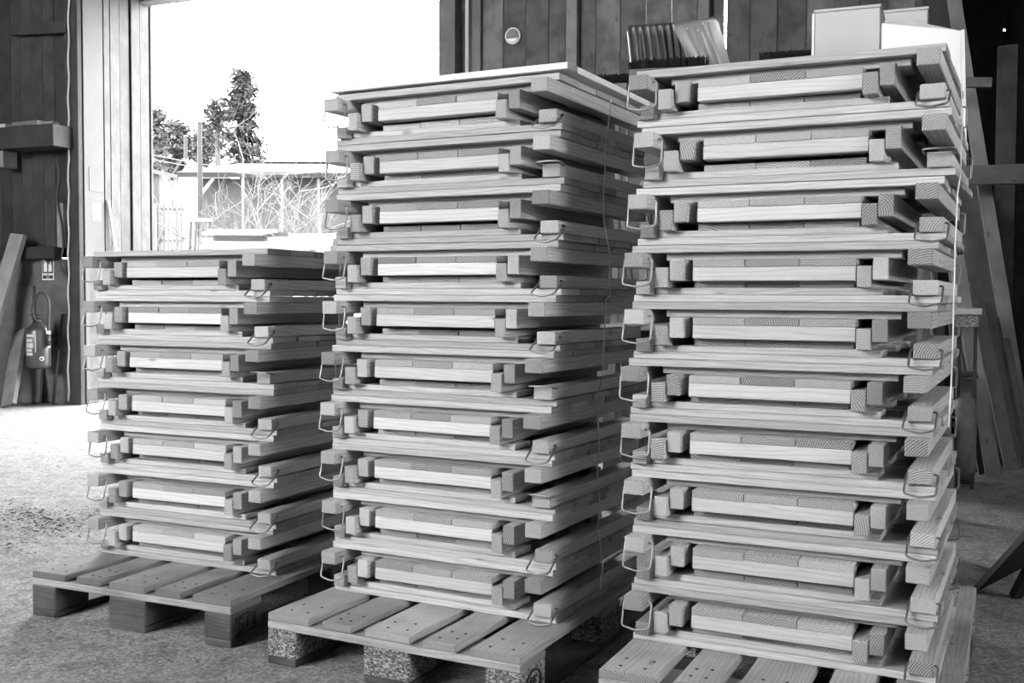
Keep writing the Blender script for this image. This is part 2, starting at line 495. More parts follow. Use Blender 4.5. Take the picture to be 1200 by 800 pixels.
# reveal between wing and doorway
s_rev = 0.0
def rev(u, v):      # depth t along the reveal plane (s = S_P..0 is nearly straight along t)
    d = ray(u, v); P0 = Vector((0, 0, CAM_H)); A = bw(S_P, TW); B = bw(-0.02, 0.0)
    n = Vector((-(B - A).y, (B - A).x, 0)).normalized()
    k = (A - P0).dot(n) / d.dot(n)
    P = P0 + d * k
    return ((P - A).dot((B - A).normalized())), P.z
A_, B_ = bw(S_P, TW), bw(-0.02, 0.0)
rdir = (B_ - A_).normalized(); rlen = (B_ - A_).length
RM = Matrix.Translation(A_) @ Matrix.Rotation(math.atan2(rdir.y, rdir.x), 4, 'Z')
xp = rev(122, 200)[0]
mb = MB(); mb.span(0.02, xp, 0, 0.05, 0, CEIL, 2, bevel=0.004)
struct('wall_reveal_panel', mb.mesh('wall_reveal_panel', [M['plaster']]), 'pale smooth panel beside the dark door post', 'wall', RM)
mb = MB()
rs = [122, 130, 142, 154, 165, 176.5, 180]
for a, b_ in zip(rs[:-1], rs[1:]):
    mb.span(rev(a, 200)[0] + .008, rev(b_, 200)[0] - .008, random.uniform(-.012, .012), 0.03, 0, CEIL, 2, bevel=0.005)
mb.span(xp, rev(180, 200)[0], 0.034, 0.05, 0, CEIL, 2)
struct('wall_reveal', mb.mesh('wall_reveal', matl('pale', 'pale')), 'pale sunlit vertical boards of the door reveal', 'wall', RM)
# door post, lintel, jamb
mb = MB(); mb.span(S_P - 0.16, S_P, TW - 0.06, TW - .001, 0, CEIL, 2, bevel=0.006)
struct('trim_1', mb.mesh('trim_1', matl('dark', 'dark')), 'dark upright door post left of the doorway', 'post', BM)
mb = MB(); mb.span(-0.18, S_D + .1, -0.16, 0.02, 4.07, 4.33, 0, bevel=0.006)
struct('trim_2', mb.mesh('trim_2', matl('stud', 'stud')), 'heavy lintel beam across the doorway', 'beam', BM)
def wall_stud(name, u0, u1, depth, mat, lab):
    mb = MB(); mb.span(on_wall(u0, 40, -depth)[0], on_wall(u1, 40, -depth)[0], -depth, -0.005, 0, CEIL, 2, bevel=0.005)
    return struct(name, mb.mesh(name, matl(mat, mat)), lab, 'post', BM)
wall_stud('trim_3', 514, 533, 0.14, 'stud', 'upright jamb post at the right edge of the doorway')
wall_stud('trim_4', 663, 676, 0.08, 'stud', 'pale upright stud on the board wall above the middle stack')
wall_stud('trim_5', 817, 831, 0.08, 'stud', 'pale upright stud on the board wall behind the shovels')
# dark bay right of the wall
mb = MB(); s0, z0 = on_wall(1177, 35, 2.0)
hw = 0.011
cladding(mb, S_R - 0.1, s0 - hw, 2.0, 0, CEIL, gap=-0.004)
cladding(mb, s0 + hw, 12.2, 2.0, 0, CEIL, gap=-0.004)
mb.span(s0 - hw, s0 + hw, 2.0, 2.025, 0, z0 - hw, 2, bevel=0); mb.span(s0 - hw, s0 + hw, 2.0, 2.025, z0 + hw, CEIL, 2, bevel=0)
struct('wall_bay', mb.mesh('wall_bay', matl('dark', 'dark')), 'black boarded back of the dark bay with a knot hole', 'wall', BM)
mb = MB(); cladding(mb, -2.05, 0.0, 0, 0, CEIL, gap=-.002)
ob = struct('wall_bay_side', mb.mesh('wall_bay_side', matl('dark', 'dark')), None, None, BM @ Matrix.Translation((S_R - 0.02, 0, 0)) @ Matrix.Rotation(-math.pi / 2, 4, 'Z'))
# walls outside the picture that close the barn
mb = MB(); mb.span(-3.7, -3.6, FRONT_T, TW + .2, 0, CEIL, 2)
struct('wall_far_left', mb.mesh('wall_far_left', matl('wall', 'wall')), None, None, BM)
mb = MB()
mb.span(12.1, 12.2, FRONT_T, WIN[0], 0, CEIL, 2); mb.span(12.1, 12.2, WIN[1], 2.1, 0, CEIL, 2)
mb.span(12.1, 12.2, WIN[0], WIN[1], 0, WIN[2], 1); mb.span(12.1, 12.2, WIN[0], WIN[1], WIN[3], CEIL, 1)
struct('wall_right', mb.mesh('wall_right', matl('wall', 'wall')), None, None, BM)
mb = MB()
mb.span(-3.6, FRONT_OPEN[0], FRONT_T - .1, FRONT_T, 0, CEIL, 2); mb.span(FRONT_OPEN[1], 12.2, FRONT_T - .1, FRONT_T, 0, CEIL, 2)
mb.span(FRONT_OPEN[0], FRONT_OPEN[1], FRONT_T - .1, FRONT_T, FRONT_OPEN[3], CEIL, 0); mb.span(FRONT_OPEN[0], FRONT_OPEN[1], FRONT_T - .1, FRONT_T, 0, FRONT_OPEN[2], 0)
struct('wall_front', mb.mesh('wall_front', matl('wall', 'wall')), None, None, BM)
# yard
vs = []; fs = []
nx, ny = 40, 46
def yard_z(t, s):
    k = max(0.0, min(1.0, (t - 3.0) / 12.0)); k = k * k * (3 - 2 * k)
    return 2.0 * k - 0.02
for j in range(ny):
    for i in range(nx):
        s = -60 + 120 * i / (nx - 1); t = 0.02 + 110 * (j / (ny - 1)) ** 2
        vs.append((s, t, yard_z(t, s)))
for j in range(ny - 1):
    for i in range(nx - 1):
        a = j * nx + i; fs.append([a, a + 1, a + nx + 1, a + nx])
mb = MB(); mb.raw(vs, fs, smooth=True)
struct('ground_yard', mb.mesh('ground_yard', [M['dirtground']]), 'pale gravel yard rising beyond the doorway', 'ground', BM)
mb = MB(); mb.raw([(-30, FRONT_T - 60, -.01), (40, FRONT_T - 60, -.01), (40, FRONT_T, -.01), (-30, FRONT_T, -.01)], [[0, 1, 2, 3]])
struct('ground_forecourt', mb.mesh('ground_forecourt', [M['dirtground']]), None, None, BM)

# ================================================================== PALLETS
def loc3(o, x, y, z):
    c, s = math.cos(o[2]), math.sin(o[2])
    return Vector((o[0] + c * x - s * y, o[1] + s * x + c * y, z))
PAL = [(-1.5504, 3.4274, -.4213), (-.6866, 2.9816, -.4735), (.2104, 2.534, -.4374)]
BX = [(0, .1), (.3275, .4725), (.7, .8)]
BY = [(0, .145), (.5275, .6725), (1.055, 1.2)]
TOPB = [(0, .145), (.186, .286), (.3275, .4725), (.514, .614), (.655, .8)]
def arc_pts(cx, cz, rx, rz, a0, a1, n=20):
    return [(cx + rx * math.cos(a0 + (a1 - a0) * i / n), cz + rz * math.sin(a0 + (a1 - a0) * i / n)) for i in range(n + 1)]
def strokes(mb, polys, y_, side, w=0.0034):
    """ink strokes on the right-hand face (x = .8) of a block; polys are lists of (y, z)"""
    for pl in polys:
        mb.tube([(.8008, p[0], p[1]) for p in pl], w, seg=5)
def pallet(i, label, topm, blockm, skidm, stamp):
    o = PAL[i]
    t = thing('wooden_pallet', label, 'pallet', (o[0], o[1], 0), o[2], 'pallets under the stacks')
    te = topm + '_end' if topm + '_end' in M else topm
    for k, (x0, x1) in enumerate(TOPB):
        jit = random.uniform(-.006, .006)
        mb = MB(); mb.span(x0, x1, max(0, jit), 1.2 + jit, .122, .144, 1, bevel=0.003)
        for (y0, y1) in BY:
            for q in range(2):
                for r in range(2):
                    px = x0 + (x1 - x0) * (0.3 + 0.4 * q) + random.uniform(-.008, .008)
                    py = y0 + 0.145 * (0.3 + 0.42 * r) + random.uniform(-.01, .01)
                    mb.lathe([(.0045, .1438), (.0045, .1446)], (px, py, 0), seg=8, mi=2)
        put('deck_board', mb.mesh('deck_board', matl(topm, te, 'ink')), t)
    for (y0, y1) in BY:
        mb = MB(); mb.span(0, .8, y0, y1, .1, .122, 0, bevel=0.003)
        put('cross_board', mb.mesh('cross_board', matl(topm, te)), t)
    for (x0, x1) in BX:
        for (y0, y1) in BY:
            mb = MB(); mb.span(x0, x1, y0, y1, .022, .1, 0, bevel=0.004, mats=(0, 0))
            blk = put('block', mb.mesh('block', [M[blockm]]), t)
            if x0 == .7 and y0 == 0:
                sm = MB()
                if stamp == 'loops':
                    cy, cz = .070, .060
                    strokes(sm, [[(cy - .040, cz - .022), (cy - .018, cz - .020), (cy - .014, cz - .002), (cy - .034, cz + .004), (cy - .034, cz + .016), (cy - .012, cz + .020)],
                                 [(cy + .004, cz - .018), (cy + .006, cz + .016), (cy + .030, cz + .020), (cy + .032, cz - .014)],
                                 [(cy - .048, cz - .030), (cy + .040, cz - .024), (cy + .042, cz + .024), (cy - .006, cz + .029), (cy - .046, cz + .022), (cy - .048, cz + .010)]], 0, 1)
                else:
                    cy, cz = .072, .060
                    strokes(sm, [arc_pts(cy, cz, .040, .030, 0, 2 * math.pi, 28),
                                 [(cy - .018, cz - .010), (cy - .018, cz + .012), (cy - .006, cz + .012), (cy - .006, cz + .001), (cy - .018, cz + .001)],
                                 [(cy + .004, cz - .012), (cy + .004, cz + .012), (cy + .018, cz + .012)], [(cy + .004, cz), (cy + .014, cz)]], 0, 1)
                put('stamp', sm.mesh('stamp', [M['ink']]), blk)
        mb = MB(); mb.span(x0, x1, 0, 1.2, 0, .022, 1, bevel=0.004)
        put('skid', mb.mesh('skid', matl(skidm, skidm)), t)
    return t
pallet(0, 'worn dark wooden pallet under the low left stack', 'oldpal', 'oldblock', 'dirty', 'loops')
pallet(1, 'pale wooden pallet with chipboard blocks under the tall middle stack', 'pal', 'chip', 'dirty', 'ring')
pallet(2, 'pale wooden pallet with chipboard blocks under the tall right stack', 'pal', 'chip', 'dirty', 'ring')

# ================================================================== STACKED TRAYS
STA = [(-1.4251, 3.6805, -.4271), (-.5309, 3.2157, -.4781), (.3201, 2.7617, -.4582)]
DX = [[-.0116, -.006, -.0032, .0046, .0082, .0047, .0032],
      [.0069, .0112, .0108, .0047, .0001, -.0066, -.0099, -.0074, -.0048, -.005],
      [.0022, .0179, .0045, -.0051, -.0038, -.0121, -.0078, -.0004, .0031, .0014]]
TZ = [[1.1856, 1.0342, .8846, .7369, .5909, .4417, .2929],
      [1.6332, 1.4823, 1.338, 1.1872, 1.0399, .8884, .7382, .5926, .4448, .2929],
      [1.6129, 1.4679, 1.3143, 1.1679, 1.0241, .8781, .7338, .5895, .4432, .2906]]
LY = 0.64
NV = 5
def deck_mesh(x0, x1, z0, z1):
    mb = MB(); n = 5; w = LY / n
    for k in range(n):
        jx = random.uniform(-.004, .003)
        mb.span(x0 + (jx if k else 0), x1 + (random.uniform(-.005, .005) if k else 0), k * w + .002, (k + 1) * w - .002, z0, z1 - (0 if k == 0 else random.uniform(0, .0015)), 0)
    return mb.mesh('deck', matl('wood', 'wood_end'))
def bar_mesh(nm, x0, x1, y0, y1, z0, z1, grain):
    mb = MB(); mb.span(x0, x1, y0, y1, z0, z1, grain, bevel=.002)
    return mb.mesh(nm, matl('face', 'face_end') if nm == 'crossbar' else matl('wood', 'wood_end'))
def three_planks(x0, x1, y0, y1, z0, z1):
    mb = MB(); w = (x1 - x0) / 3
    for k in range(3):
        mb.span(x0 + k * w + .0008, x0 + (k + 1) * w - .0008, y0 + random.uniform(-.002, .002), y1, z0, z1, 1)
    return mb.mesh('inner_boards', matl('wood', 'wood_end'))
def rounded(pts, r=.008, n=4):
    out = [Vector(pts[0])]
    for i in range(1, len(pts) - 1):
        p = Vector(pts[i]); a = (Vector(pts[i - 1]) - p).normalized(); b = (Vector(pts[i + 1]) - p).normalized()
        for k in range(n + 1):
            t = k / n
            out.append((p + a * r) * (1 - t) ** 2 + p * 2 * t * (1 - t) + (p + b * r) * t * t)
    out.append(Vector(pts[-1])); return out
def handle_mesh(x0, x1, ypiv, zpiv, ybot, zbot, sag=.006):
    """wire bail: two legs from the sides of a beam and a slightly bowed grip"""
    mb = MB()
    xm = (x0 + x1) / 2
    mb.tube(rounded([(x0 + .012, ypiv, zpiv), (x0, ypiv, zpiv), (x0, ybot, zbot + .001), (xm, ybot - .002, zbot - sag), (x1, ybot, zbot + .001), (x1, ypiv, zpiv), (x1 - .012, ypiv, zpiv)]), .0027, seg=7)
    return mb.mesh('wire_handle', [M['wire']])
# ---- one upward-facing tray (deck on top); z = 0 is the top of its deck
def upper_variants():
    V = {}
    r = random.uniform
    V['deck'] = [deck_mesh(-.008, .730, -.019, 0) for _ in range(NV)]
    V['beam_l'] = [bar_mesh('beam', -.011, .041 + r(-.003, .002), -.05 + r(-.004, .004), LY + .045, -.057, -.0192, 1) for _ in range(NV)]
    V['beam_r'] = [bar_mesh('beam', .669 + r(-.002, .004), .7215, -.05 + r(-.004, .004), LY + .045, -.057, -.0192, 1) for _ in range(NV)]
    V['batten_f'] = [bar_mesh('batten', .077 + r(-.006, .006), .647 + r(-.005, .008), .034 + r(-.008, .008), .125, -.038, -.0192, 0) for _ in range(NV)]
    V['batten_m'] = [bar_mesh('batten', .077, .647, .27, .37, -.038, -.0192, 0) for _ in range(2)]
    V['batten_b'] = [bar_mesh('batten', .077, .647, .535, .63, -.038, -.0192, 0) for _ in range(2)]
    V['inner'] = [three_planks(.158, .5525, -.015, .60, -.057, -.0382) for _ in range(NV)]
    V['cross_f'] = [bar_mesh('crossbar', .158, .5525, -.016, .030, -.0912, -.0572, 0) for _ in range(NV)]
    V['cross_b'] = [bar_mesh('crossbar', .158, .5525, .56, .60, -.0912, -.0572, 0) for _ in range(2)]
    V['str_l'] = [bar_mesh('leg_bar', .1005, .137, -.02 + r(-.008, .006), LY + .01, -.0905, -.0382, 1) for _ in range(NV)]
    V['str_r'] = [bar_mesh('leg_bar', .5900, .6255, -.02 + r(-.008, .006), LY + .01, -.0905, -.0382, 1) for _ in range(NV)]
    V['h_f'] = [handle_mesh(-.0165, .0580, -.028, -.036, -.040, -.101)] + [handle_mesh(-.0165, .0580, -.028, -.036, -.040 - r(-.004, .012), -.101 + r(0, .004)) for _ in range(2)]
    V['h_b'] = [handle_mesh(.662, .7365, LY + .03, -.036, LY + .034, -.095)]
    return V
# ---- one tray turned over (deck underneath); z = 0 is the underside of its deck
def lower_variants():
    V = {}
    r = random.uniform
    V['deck'] = [deck_mesh(-.003, .740, 0.0005, .0185) for _ in range(NV)]
    V['beam_l'] = [bar_mesh('beam', .010, .0485, -.018 + r(-.004, .006), LY + .005, .0187, .0525, 1) for _ in range(NV)]
    V['beam_r'] = [bar_mesh('beam', .678 + r(-.002, .002), .7315, -.012 + r(-.006, .006), LY + .005, .0187, .0535, 1) for _ in range(NV)]
    V['batten_f'] = [bar_mesh('batten', .0505, .611 + r(-.006, .006), .004 + r(-.002, .006), .105, .0187, .036, 0) for _ in range(NV)]
    V['batten_m'] = [bar_mesh('batten', .0505, .611, .27, .37, .0187, .036, 0) for _ in range(2)]
    V['batten_b'] = [bar_mesh('batten', .0505, .611, .535, .63, .0187, .036, 0) for _ in range(2)]
    V['inner'] = [three_planks(.152, .545, .018, .60, .0362, .0525) for _ in range(NV)]
    V['str_l'] = [bar_mesh('leg_bar', .0635, .0985, -.03 + r(-.006, .008), LY + .01, .0362, .087, 1) for _ in range(NV)]
    V['str_r'] = [bar_mesh('leg_bar', .5545, .5885, -.03 + r(-.006, .008), LY + .01, .0362, .087, 1) for _ in range(NV)]
    V['h_f'] = [handle_mesh(.6715, .7405, .014, .040, -.034 - r(0, .016), r(-.002, .004)) for _ in range(3)]
    V['h_low'] = [handle_mesh(.6715, .7405, .012, .040, -.040, .010)]
    V['h_up'] = [handle_mesh(.6715, .7405, .010, .050, -.034, .056, sag=-.002)]
    V['h_b'] = [handle_mesh(.003, .056, LY - .01, .036, LY + .04, .004)]
    return V
UV_, LV_ = upper_variants(), lower_variants()
PN = dict(deck='deck', beam_l='beam', beam_r='beam', batten_f='batten', batten_m='batten', batten_b='batten', inner='inner_boards',
          cross_f='crossbar', cross_b='crossbar', str_l='leg_bar', str_r='leg_bar', h_f='wire_handle', h_b='wire_handle')
def make_tray(V):
    root = bpy.data.objects.new('wooden_tray', None); root.empty_display_size = 0.1; C.objects.link(root)
    for k in V:
        if k in ('h_up', 'h_low'): continue
        p = put(PN[k], V[k][0], root); p['slot'] = k
    return root
def copy_tray(src, V, up_handle=False, low_handle=False):
    r = src.copy(); C.objects.link(r)
    for ch in list(src.children):
        c = ch.copy(); C.objects.link(c); c.parent = r
        k = c['slot']
        c.data = random.choice(V['h_up'] if (k == 'h_f' and up_handle and 'h_up' in V) else V['h_low'] if (k == 'h_f' and low_handle and 'h_low' in V) else V[k])
        if k == 'h_b' and low_handle: c.location.z = .008
    return r
STN = ['left', 'middle', 'right']
ORD = ['topmost', 'second', 'third', 'fourth', 'fifth', 'sixth', 'seventh', 'eighth', 'ninth', 'tenth']
U0, L0 = make_tray(UV_), make_tray(LV_)
first = True
LIFTED = {(1, 1), (1, 5), (1, 7), (2, 1), (0, 0), (0, 2)}      # grips turned up instead of hanging
for s in range(3):
    for k in range(len(TZ[s])):
        z = TZ[s][k]
        zb = TZ[s][k + 1] if k + 1 < len(TZ[s]) else 0.1442
        rz = STA[s][2] + random.uniform(-.004, .004)
        last = k == len(TZ[s]) - 1
        where = ('%s pair of the %s stack' % ('bottom' if last else ORD[k] + ('' if k == 0 else ' from top'), STN[s]))
        grp = 'trays in the %s stack' % STN[s]
        for which in (0, 1):
            V = LV_ if which else UV_
            if first: o = U0
            elif s == 0 and k == 0 and which: o = L0
            else: o = copy_tray(L0 if which else U0, V, (s, k) in LIFTED, last)
            if which:
                o.location = loc3(STA[s], DX[s][k] + random.uniform(-.0006, .0006), random.uniform(-.004, .004), zb)
                lab = 'overturned wooden tray, deck underneath, of the ' + where
            else:
                o.location = loc3(STA[s], DX[s][k], 0, z)
                lab = 'wooden tray with deck uppermost, of the ' + where
            first = False
            o.rotation_euler = (0, 0, rz)
            tag(o, lab, 'tray', grp)
for o in bpy.data.objects:
    if 'slot' in o: del o['slot']

# pale board frame lying on the middle stack
zt = TZ[1][0]
t = thing('board_frame', 'thin pale board frame lying loose on top of the middle stack', 'frame', loc3(STA[1], 0, 0, zt), STA[1][2] + .004)
for nm, a in (('rail', (-.012, .765, -.012, .05, .006, .024, 0)), ('rail', (-.012, .765, .62, .682, .006, .024, 0)),
              ('rail', (.700, .765, .0505, .6195, .006, .024, 1)), ('rail', (-.012, .05, .0505, .6195, .006, .024, 1)), ('rail', (.30, .40, .0505, .6195, .006, .024, 1))):
    mb = MB(); mb.span(*a[:6], a[6]); put(nm, mb.mesh(nm, matl('fresh', 'wood_end')), t)
for a in ((.10, .135, .05, .60), (.60, .64, .02, .62)):
    mb = MB(); mb.span(a[0], a[1], a[2], a[3], .0, .006, 1, bevel=.001); put('shim', mb.mesh('shim', matl('wood', 'wood_end')), t)

# twine hanging down the right-hand side of each stack
def twine(s, pts, label, w=.0021):
    """pts: (y offset along depth, z)"""
    mb = MB()
    P = [loc3(STA[s], .757 if s != 2 else .764, y, z) for y, z in pts]
    mb.tube(P, w if s != 2 else .0016, seg=6)
    return tag(put('twine', mb.mesh('twine', [M['twine']])), label, 'twine', 'twine down the stacks')
def fine(pts, n=5):
    out = []
    for (a, b), (c, d) in zip(pts[:-1], pts[1:]):
        for k in range(n):
            t = k / n; out.append((a + (c - a) * t + .003 * math.sin(6 * t), b + (d - b) * t))
    return out + [pts[-1]]
def depth_at(s, u, v):
    """depth along the stack's right side where the survey ray meets it"""
    o = STA[s]; c, sn = math.cos(o[2]), math.sin(o[2]); d = ray(u, v)
    k = (.757 + c * o[0] + sn * o[1]) / (c * d.x + sn * d.y)
    P = Vector((0, 0, CAM_H)) + d * k
    return (-sn * (P.x - o[0]) + c * (P.y - o[1]), P.z)
twine(1, fine([depth_at(1, *p) for p in ((716, 116), (709, 180), (707, 240), (708, 262), (714, 292), (715, 345), (710, 352), (706, 440), (700, 470), (702, 520), (700, 555), (703, 590), (701, 620), (706, 660), (704, 690))]),
      'white twine running down the right side of the middle stack')
twine(2, fine([depth_at(2, *p) for p in ((1123, 88), (1123, 150), (1122, 200), (1118, 230), (1115, 300), (1113, 380), (1112, 420), (1108, 500))]),
      'white twine running down the right side of the right stack')
twine(0, fine([depth_at(0, *p) for p in ((398, 290), (399, 340), (397, 350), (397, 420), (392, 420), (395, 470))]),
      'white twine running down the right side of the left stack', .003)

# ================================================================== LEFT WALL CORNER
def wl(u, v, t=TW - .06):
    s, z = on_wall(u, v, t); return bw(s, t, z)
# fire extinguisher
tE = TW - 0.30
sE, zE = on_wall(45.5, 432, tE); s1, z1 = on_wall(45.5, 380, tE)
ex = thing('fire_extinguisher', 'dark fire extinguisher with looped hose hanging on the left wall', 'fire extinguisher', bw(sE, tE, 0), YAW + .45)
R_ = 0.108
Hc = z1 - zE
mb = MB(); mb.lathe([(R_ * .6, zE), (R_ * .95, zE + .02), (R_, zE + .05), (R_, zE + Hc - .07), (R_ * .9, zE + Hc - .03), (R_ * .5, zE + Hc), (.03, zE + Hc + .01)])
bd = put('cylinder', mb.mesh('cylinder', [M['red']]), ex)
mb = MB(); mb.lathe([(.03, zE + Hc), (.032, zE + Hc + .04), (.02, zE + Hc + .06)], seg=14); mb.span(-.06, .05, -.012, .012, zE + Hc + .05, zE + Hc + .066, bevel=.004); mb.span(-.075, .03, -.012, .012, zE + Hc + .08, zE + Hc + .092, bevel=.004)
put('valve', mb.mesh('valve', [M['black']]), ex)
hp = [(-.02, -.02, zE + Hc + .04), (-.04, -.03, zE + Hc + .14), (0.0, -.03, zE + Hc + .27), (.06, -.03, zE + Hc + .29), (.11, -.04, zE + Hc + .22), (.115, -.05, zE + Hc + .05), (.112, -.06, zE + Hc - .10)]
def smooth_path(p, n=6):
    p = [Vector(q) for q in p]; out = []
    for i in range(len(p) - 1):
        a = p[max(i - 1, 0)]; b = p[i]; c = p[i + 1]; d = p[min(i + 2, len(p) - 1)]
        for k in range(n):
            t = k / n
            out.append(0.5 * ((2 * b) + (c - a) * t + (2 * a - 5 * b + 4 * c - d) * t * t + (3 * b - a - 3 * c + d) * t ** 3))
    return out + [p[-1]]
mb = MB(); mb.tube(smooth_path(hp), .013, seg=8); hs = put('hose', mb.mesh('hose', [M['black']]), ex)
mb = MB(); mb.tube([(.112, -.06, zE + Hc - .10), (.112, -.06, zE + Hc - .2)], .017, seg=8); put('nozzle', mb.mesh('nozzle', [M['black']]), hs)
mb = MB(); mb.lathe([(.018, zE + Hc - .215), (.018, zE + Hc - .198)], (.112, -.06, 0), seg=10); mb.lathe([(.019, zE + Hc - .09), (.019, zE + Hc - .06)], (.112, -.06, 0), seg=10)
o_ = put('nozzle_tip', mb.mesh('nozzle_tip', [M['white']]), hs)
# label wrapped round the cylinder: pale panel with dark lettering bars, and a round mark
def wrap(a0, a1, z0, z1, mi, r=R_ + .001, n=8):
    vs = []; fs = []
    for i in range(n + 1):
        a = a0 + (a1 - a0) * i / n
        for rr, zz in ((r, z0), (r, z1)):
            vs.append((rr * math.cos(a), rr * math.sin(a), zz))
    for i in range(n): fs.append([2 * i, 2 * i + 2, 2 * i + 3, 2 * i + 1])
    return vs, fs
mb = MB()
for (a0, a1, za, zb_) in ((-2.45, -1.62, .30, .325), (-2.45, -1.72, .255, .285), (-2.45, -1.66, .20, .245), (-2.45, -1.75, .165, .19), (-2.45, -1.7, .13, .155), (-1.48, -1.40, .16, .32)):
    v_, f_ = wrap(a0, a1, zE + za, zE + zb_, 0); mb.raw(v_, f_)
put('label_panel', mb.mesh('label_panel', [M['offwhite']]), bd)
mb = MB(); mb.lathe([(.020, 0), (.020, .003)], (.062, -R_ * .83 - .002, zE + .10), seg=18, rot=Matrix.Rotation(.58, 3, 'Z') @ Matrix.Rotation(math.pi / 2, 3, 'X')); put('round_mark', mb.mesh('round_mark', [M['white']]), bd)
mb = MB(); mb.lathe([(.012, 0), (.012, .004)], (.062, -R_ * .83 - .002, zE + .10), seg=18, rot=Matrix.Rotation(.58, 3, 'Z') @ Matrix.Rotation(math.pi / 2, 3, 'X')); put('mark_centre', mb.mesh('mark_centre', [M['black']]), bd)
mb = MB(); mb.span(-.03, .03, R_ - .01, .235, zE + .28, zE + .32, bevel=.002); mb.span(-.04, .04, .225, .238, zE + .2, zE + .4, bevel=.002)
put('bracket', mb.mesh('bracket', [M['steel']]), ex, rot=(0, 0, -.45))
# extinguisher sign
sa, za = on_wall(49, 300, TW - .06); sb, zb_ = on_wall(63, 328, TW - .06)
sg = thing('fire_sign', 'small dark sign with white extinguisher pictogram above the fire extinguisher', 'sign', bw(sa, TW - .06, 0), YAW)
w_ = sb - sa; h_ = za - zb_
mb = MB(); mb.span(0, w_, 0, .006, zb_, za, bevel=.001); put('plate', mb.mesh('plate', [M['white']]), sg)
mb = MB(); mb.span(.006, w_ - .006, -.002, 0, zb_ + h_ * .27, za - .006, bevel=0); put('field', mb.mesh('field', [M['red']]), sg)
mb = MB()
mb.span(w_ * .18, w_ * .45, -.004, -.0021, zb_ + h_ * .34, zb_ + h_ * .70, bevel=.003); mb.span(w_ * .24, w_ * .40, -.004, -.0021, zb_ + h_ * .71, zb_ + h_ * .77, bevel=.001)
mb.span(w_ * .12, w_ * .26, -.004, -.0021, zb_ + h_ * .78, zb_ + h_ * .84, bevel=.001)
mb.prism([(w_ * .58, -.0021, zb_ + h_ * .34), (w_ * .84, -.0021, zb_ + h_ * .36), (w_ * .86, -.0021, zb_ + h_ * .52), (w_ * .76, -.0021, zb_ + h_ * .78), (w_ * .70, -.0021, zb_ + h_ * .60), (w_ * .60, -.0021, zb_ + h_ * .68)], (0, -.002, 0))
put('pictogram', mb.mesh('pictogram', [M['white']]), sg)
mb = MB(); mb.span(w_ * .08, w_ * .40, -.003, -.0002, zb_ + .012, zb_ + h_ * .20, bevel=0); mb.span(w_ * .46, w_ * .56, -.003, -.0002, zb_ + .012, zb_ + h_ * .24, bevel=0); mb.span(w_ * .62, w_ * .92, -.003, -.0002, zb_ + .012, zb_ + h_ * .20, bevel=0)
put('caption_strip', mb.mesh('caption_strip', [M['steel']]), sg)
def simple(name, mb, mats, label, cat, group=None):
    return tag(put(name, mb.mesh(name, mats)), label, cat, group)
FC = -EY
# rail, thick shelf beam, ledge on the dark wall
mb = MB(); mb.plank(wl(14, 35), wl(80, 32), .11, .05, FC); ob = struct('trim_6', mb.mesh('trim_6', matl('dark', 'dark')), 'dark rail nailed across the left boards', 'rail')
s0, zz0 = on_wall(-30, 160, TW - .30); s1_, _ = on_wall(62, 160, TW - .30)
shf = thing('wall_shelf', 'thick dark timber shelf high on the left wall', 'shelf', bw(s0, TW, 0), YAW)
za_ = on_wall(40, 146, TW - .30)[1]; zb2 = on_wall(40, 172, TW - .30)[1]
mb = MB(); mb.span(0, s1_ - s0, -.30, -.04, zb2, za_, 0, bevel=.006); put('shelf_beam', mb.mesh('shelf_beam', matl('dark', 'dark')), shf)
mb = MB(); mb.span(.18, .30, -.24, -.07, zb2 - .16, zb2, 2, bevel=.005); put('bracket', mb.mesh('bracket', matl('stud', 'stud')), shf)
for q, (ua, ub, va, dy) in enumerate(((2, 56, 140, .10), (-25, 8, 139, .18), (20, 50, 145, .22))):
    sA, zA = on_wall(ua, 146, TW - .2); sB, _ = on_wall(ub, 146, TW - .2)
    mb = MB(); mb.box(((sA + sB) / 2, TW - dy, za_ + .028 + (0 if q != 0 else .0)), (sB - sA, .08, .05 if q == 0 else .04), 0)
    o_ = simple('offcut_board', mb, matl(('bleach', 'bleach', 'grey')[q], 'wood_end'),
                ('pale sawn offcut lying on the high left shelf, the longest', 'pale offcut at the left end of the high left shelf', 'grey offcut at the back of the high left shelf')[q], 'board')
    o_.matrix_world = BM
sA, zA = on_wall(-40, 292, TW - .16); sB, zB = on_wall(63, 302, TW - .16)
mb = MB(); mb.span(sA, sB, TW - .16, TW - .05, on_wall(40, 303, TW - .16)[1], on_wall(40, 289, TW - .16)[1], 0, bevel=.006)
struct('trim_7', mb.mesh('trim_7', matl('dark', 'dark')), 'dark ledge along the left wall above the concrete foot', 'ledge', BM)
# leaning boards by the left wall
def lean(label, foot, top, width, thick, mat, name='leaning_board', group='boards leaning at the left', face=FC, cat='board'):
    mb = MB(); mb.plank(foot, top, width, thick, face)
    return simple(name, mb, matl(mat, 'wood_end'), label, cat, group)
g0 = bw(on_wall(10, 466, TW - .5)[0], TW - .5, .02); lean('short thick board leaning low beside the fire extinguisher', g0, bw(on_wall(24, 388, TW - .15)[0], TW - .15, on_wall(24, 388, TW - .15)[1]), .16, .045, 'grey')
lean('long pale board leaning up to the left wall ledge', bw(on_wall(-38, 470, TW - .65)[0], TW - .65, .02), bw(on_wall(22, 275, TW - .18)[0], TW - .18, on_wall(22, 275, TW - .18)[1]), .17, .05, 'stud')
lean('upright narrow board standing under the fire extinguisher', bw(on_wall(43, 465, TW - .16)[0], TW - .16, .01), bw(on_wall(43, 425, TW - .10)[0], TW - .075, on_wall(43, 425, TW - .10)[1] - .0), .10, .03, 'grey')
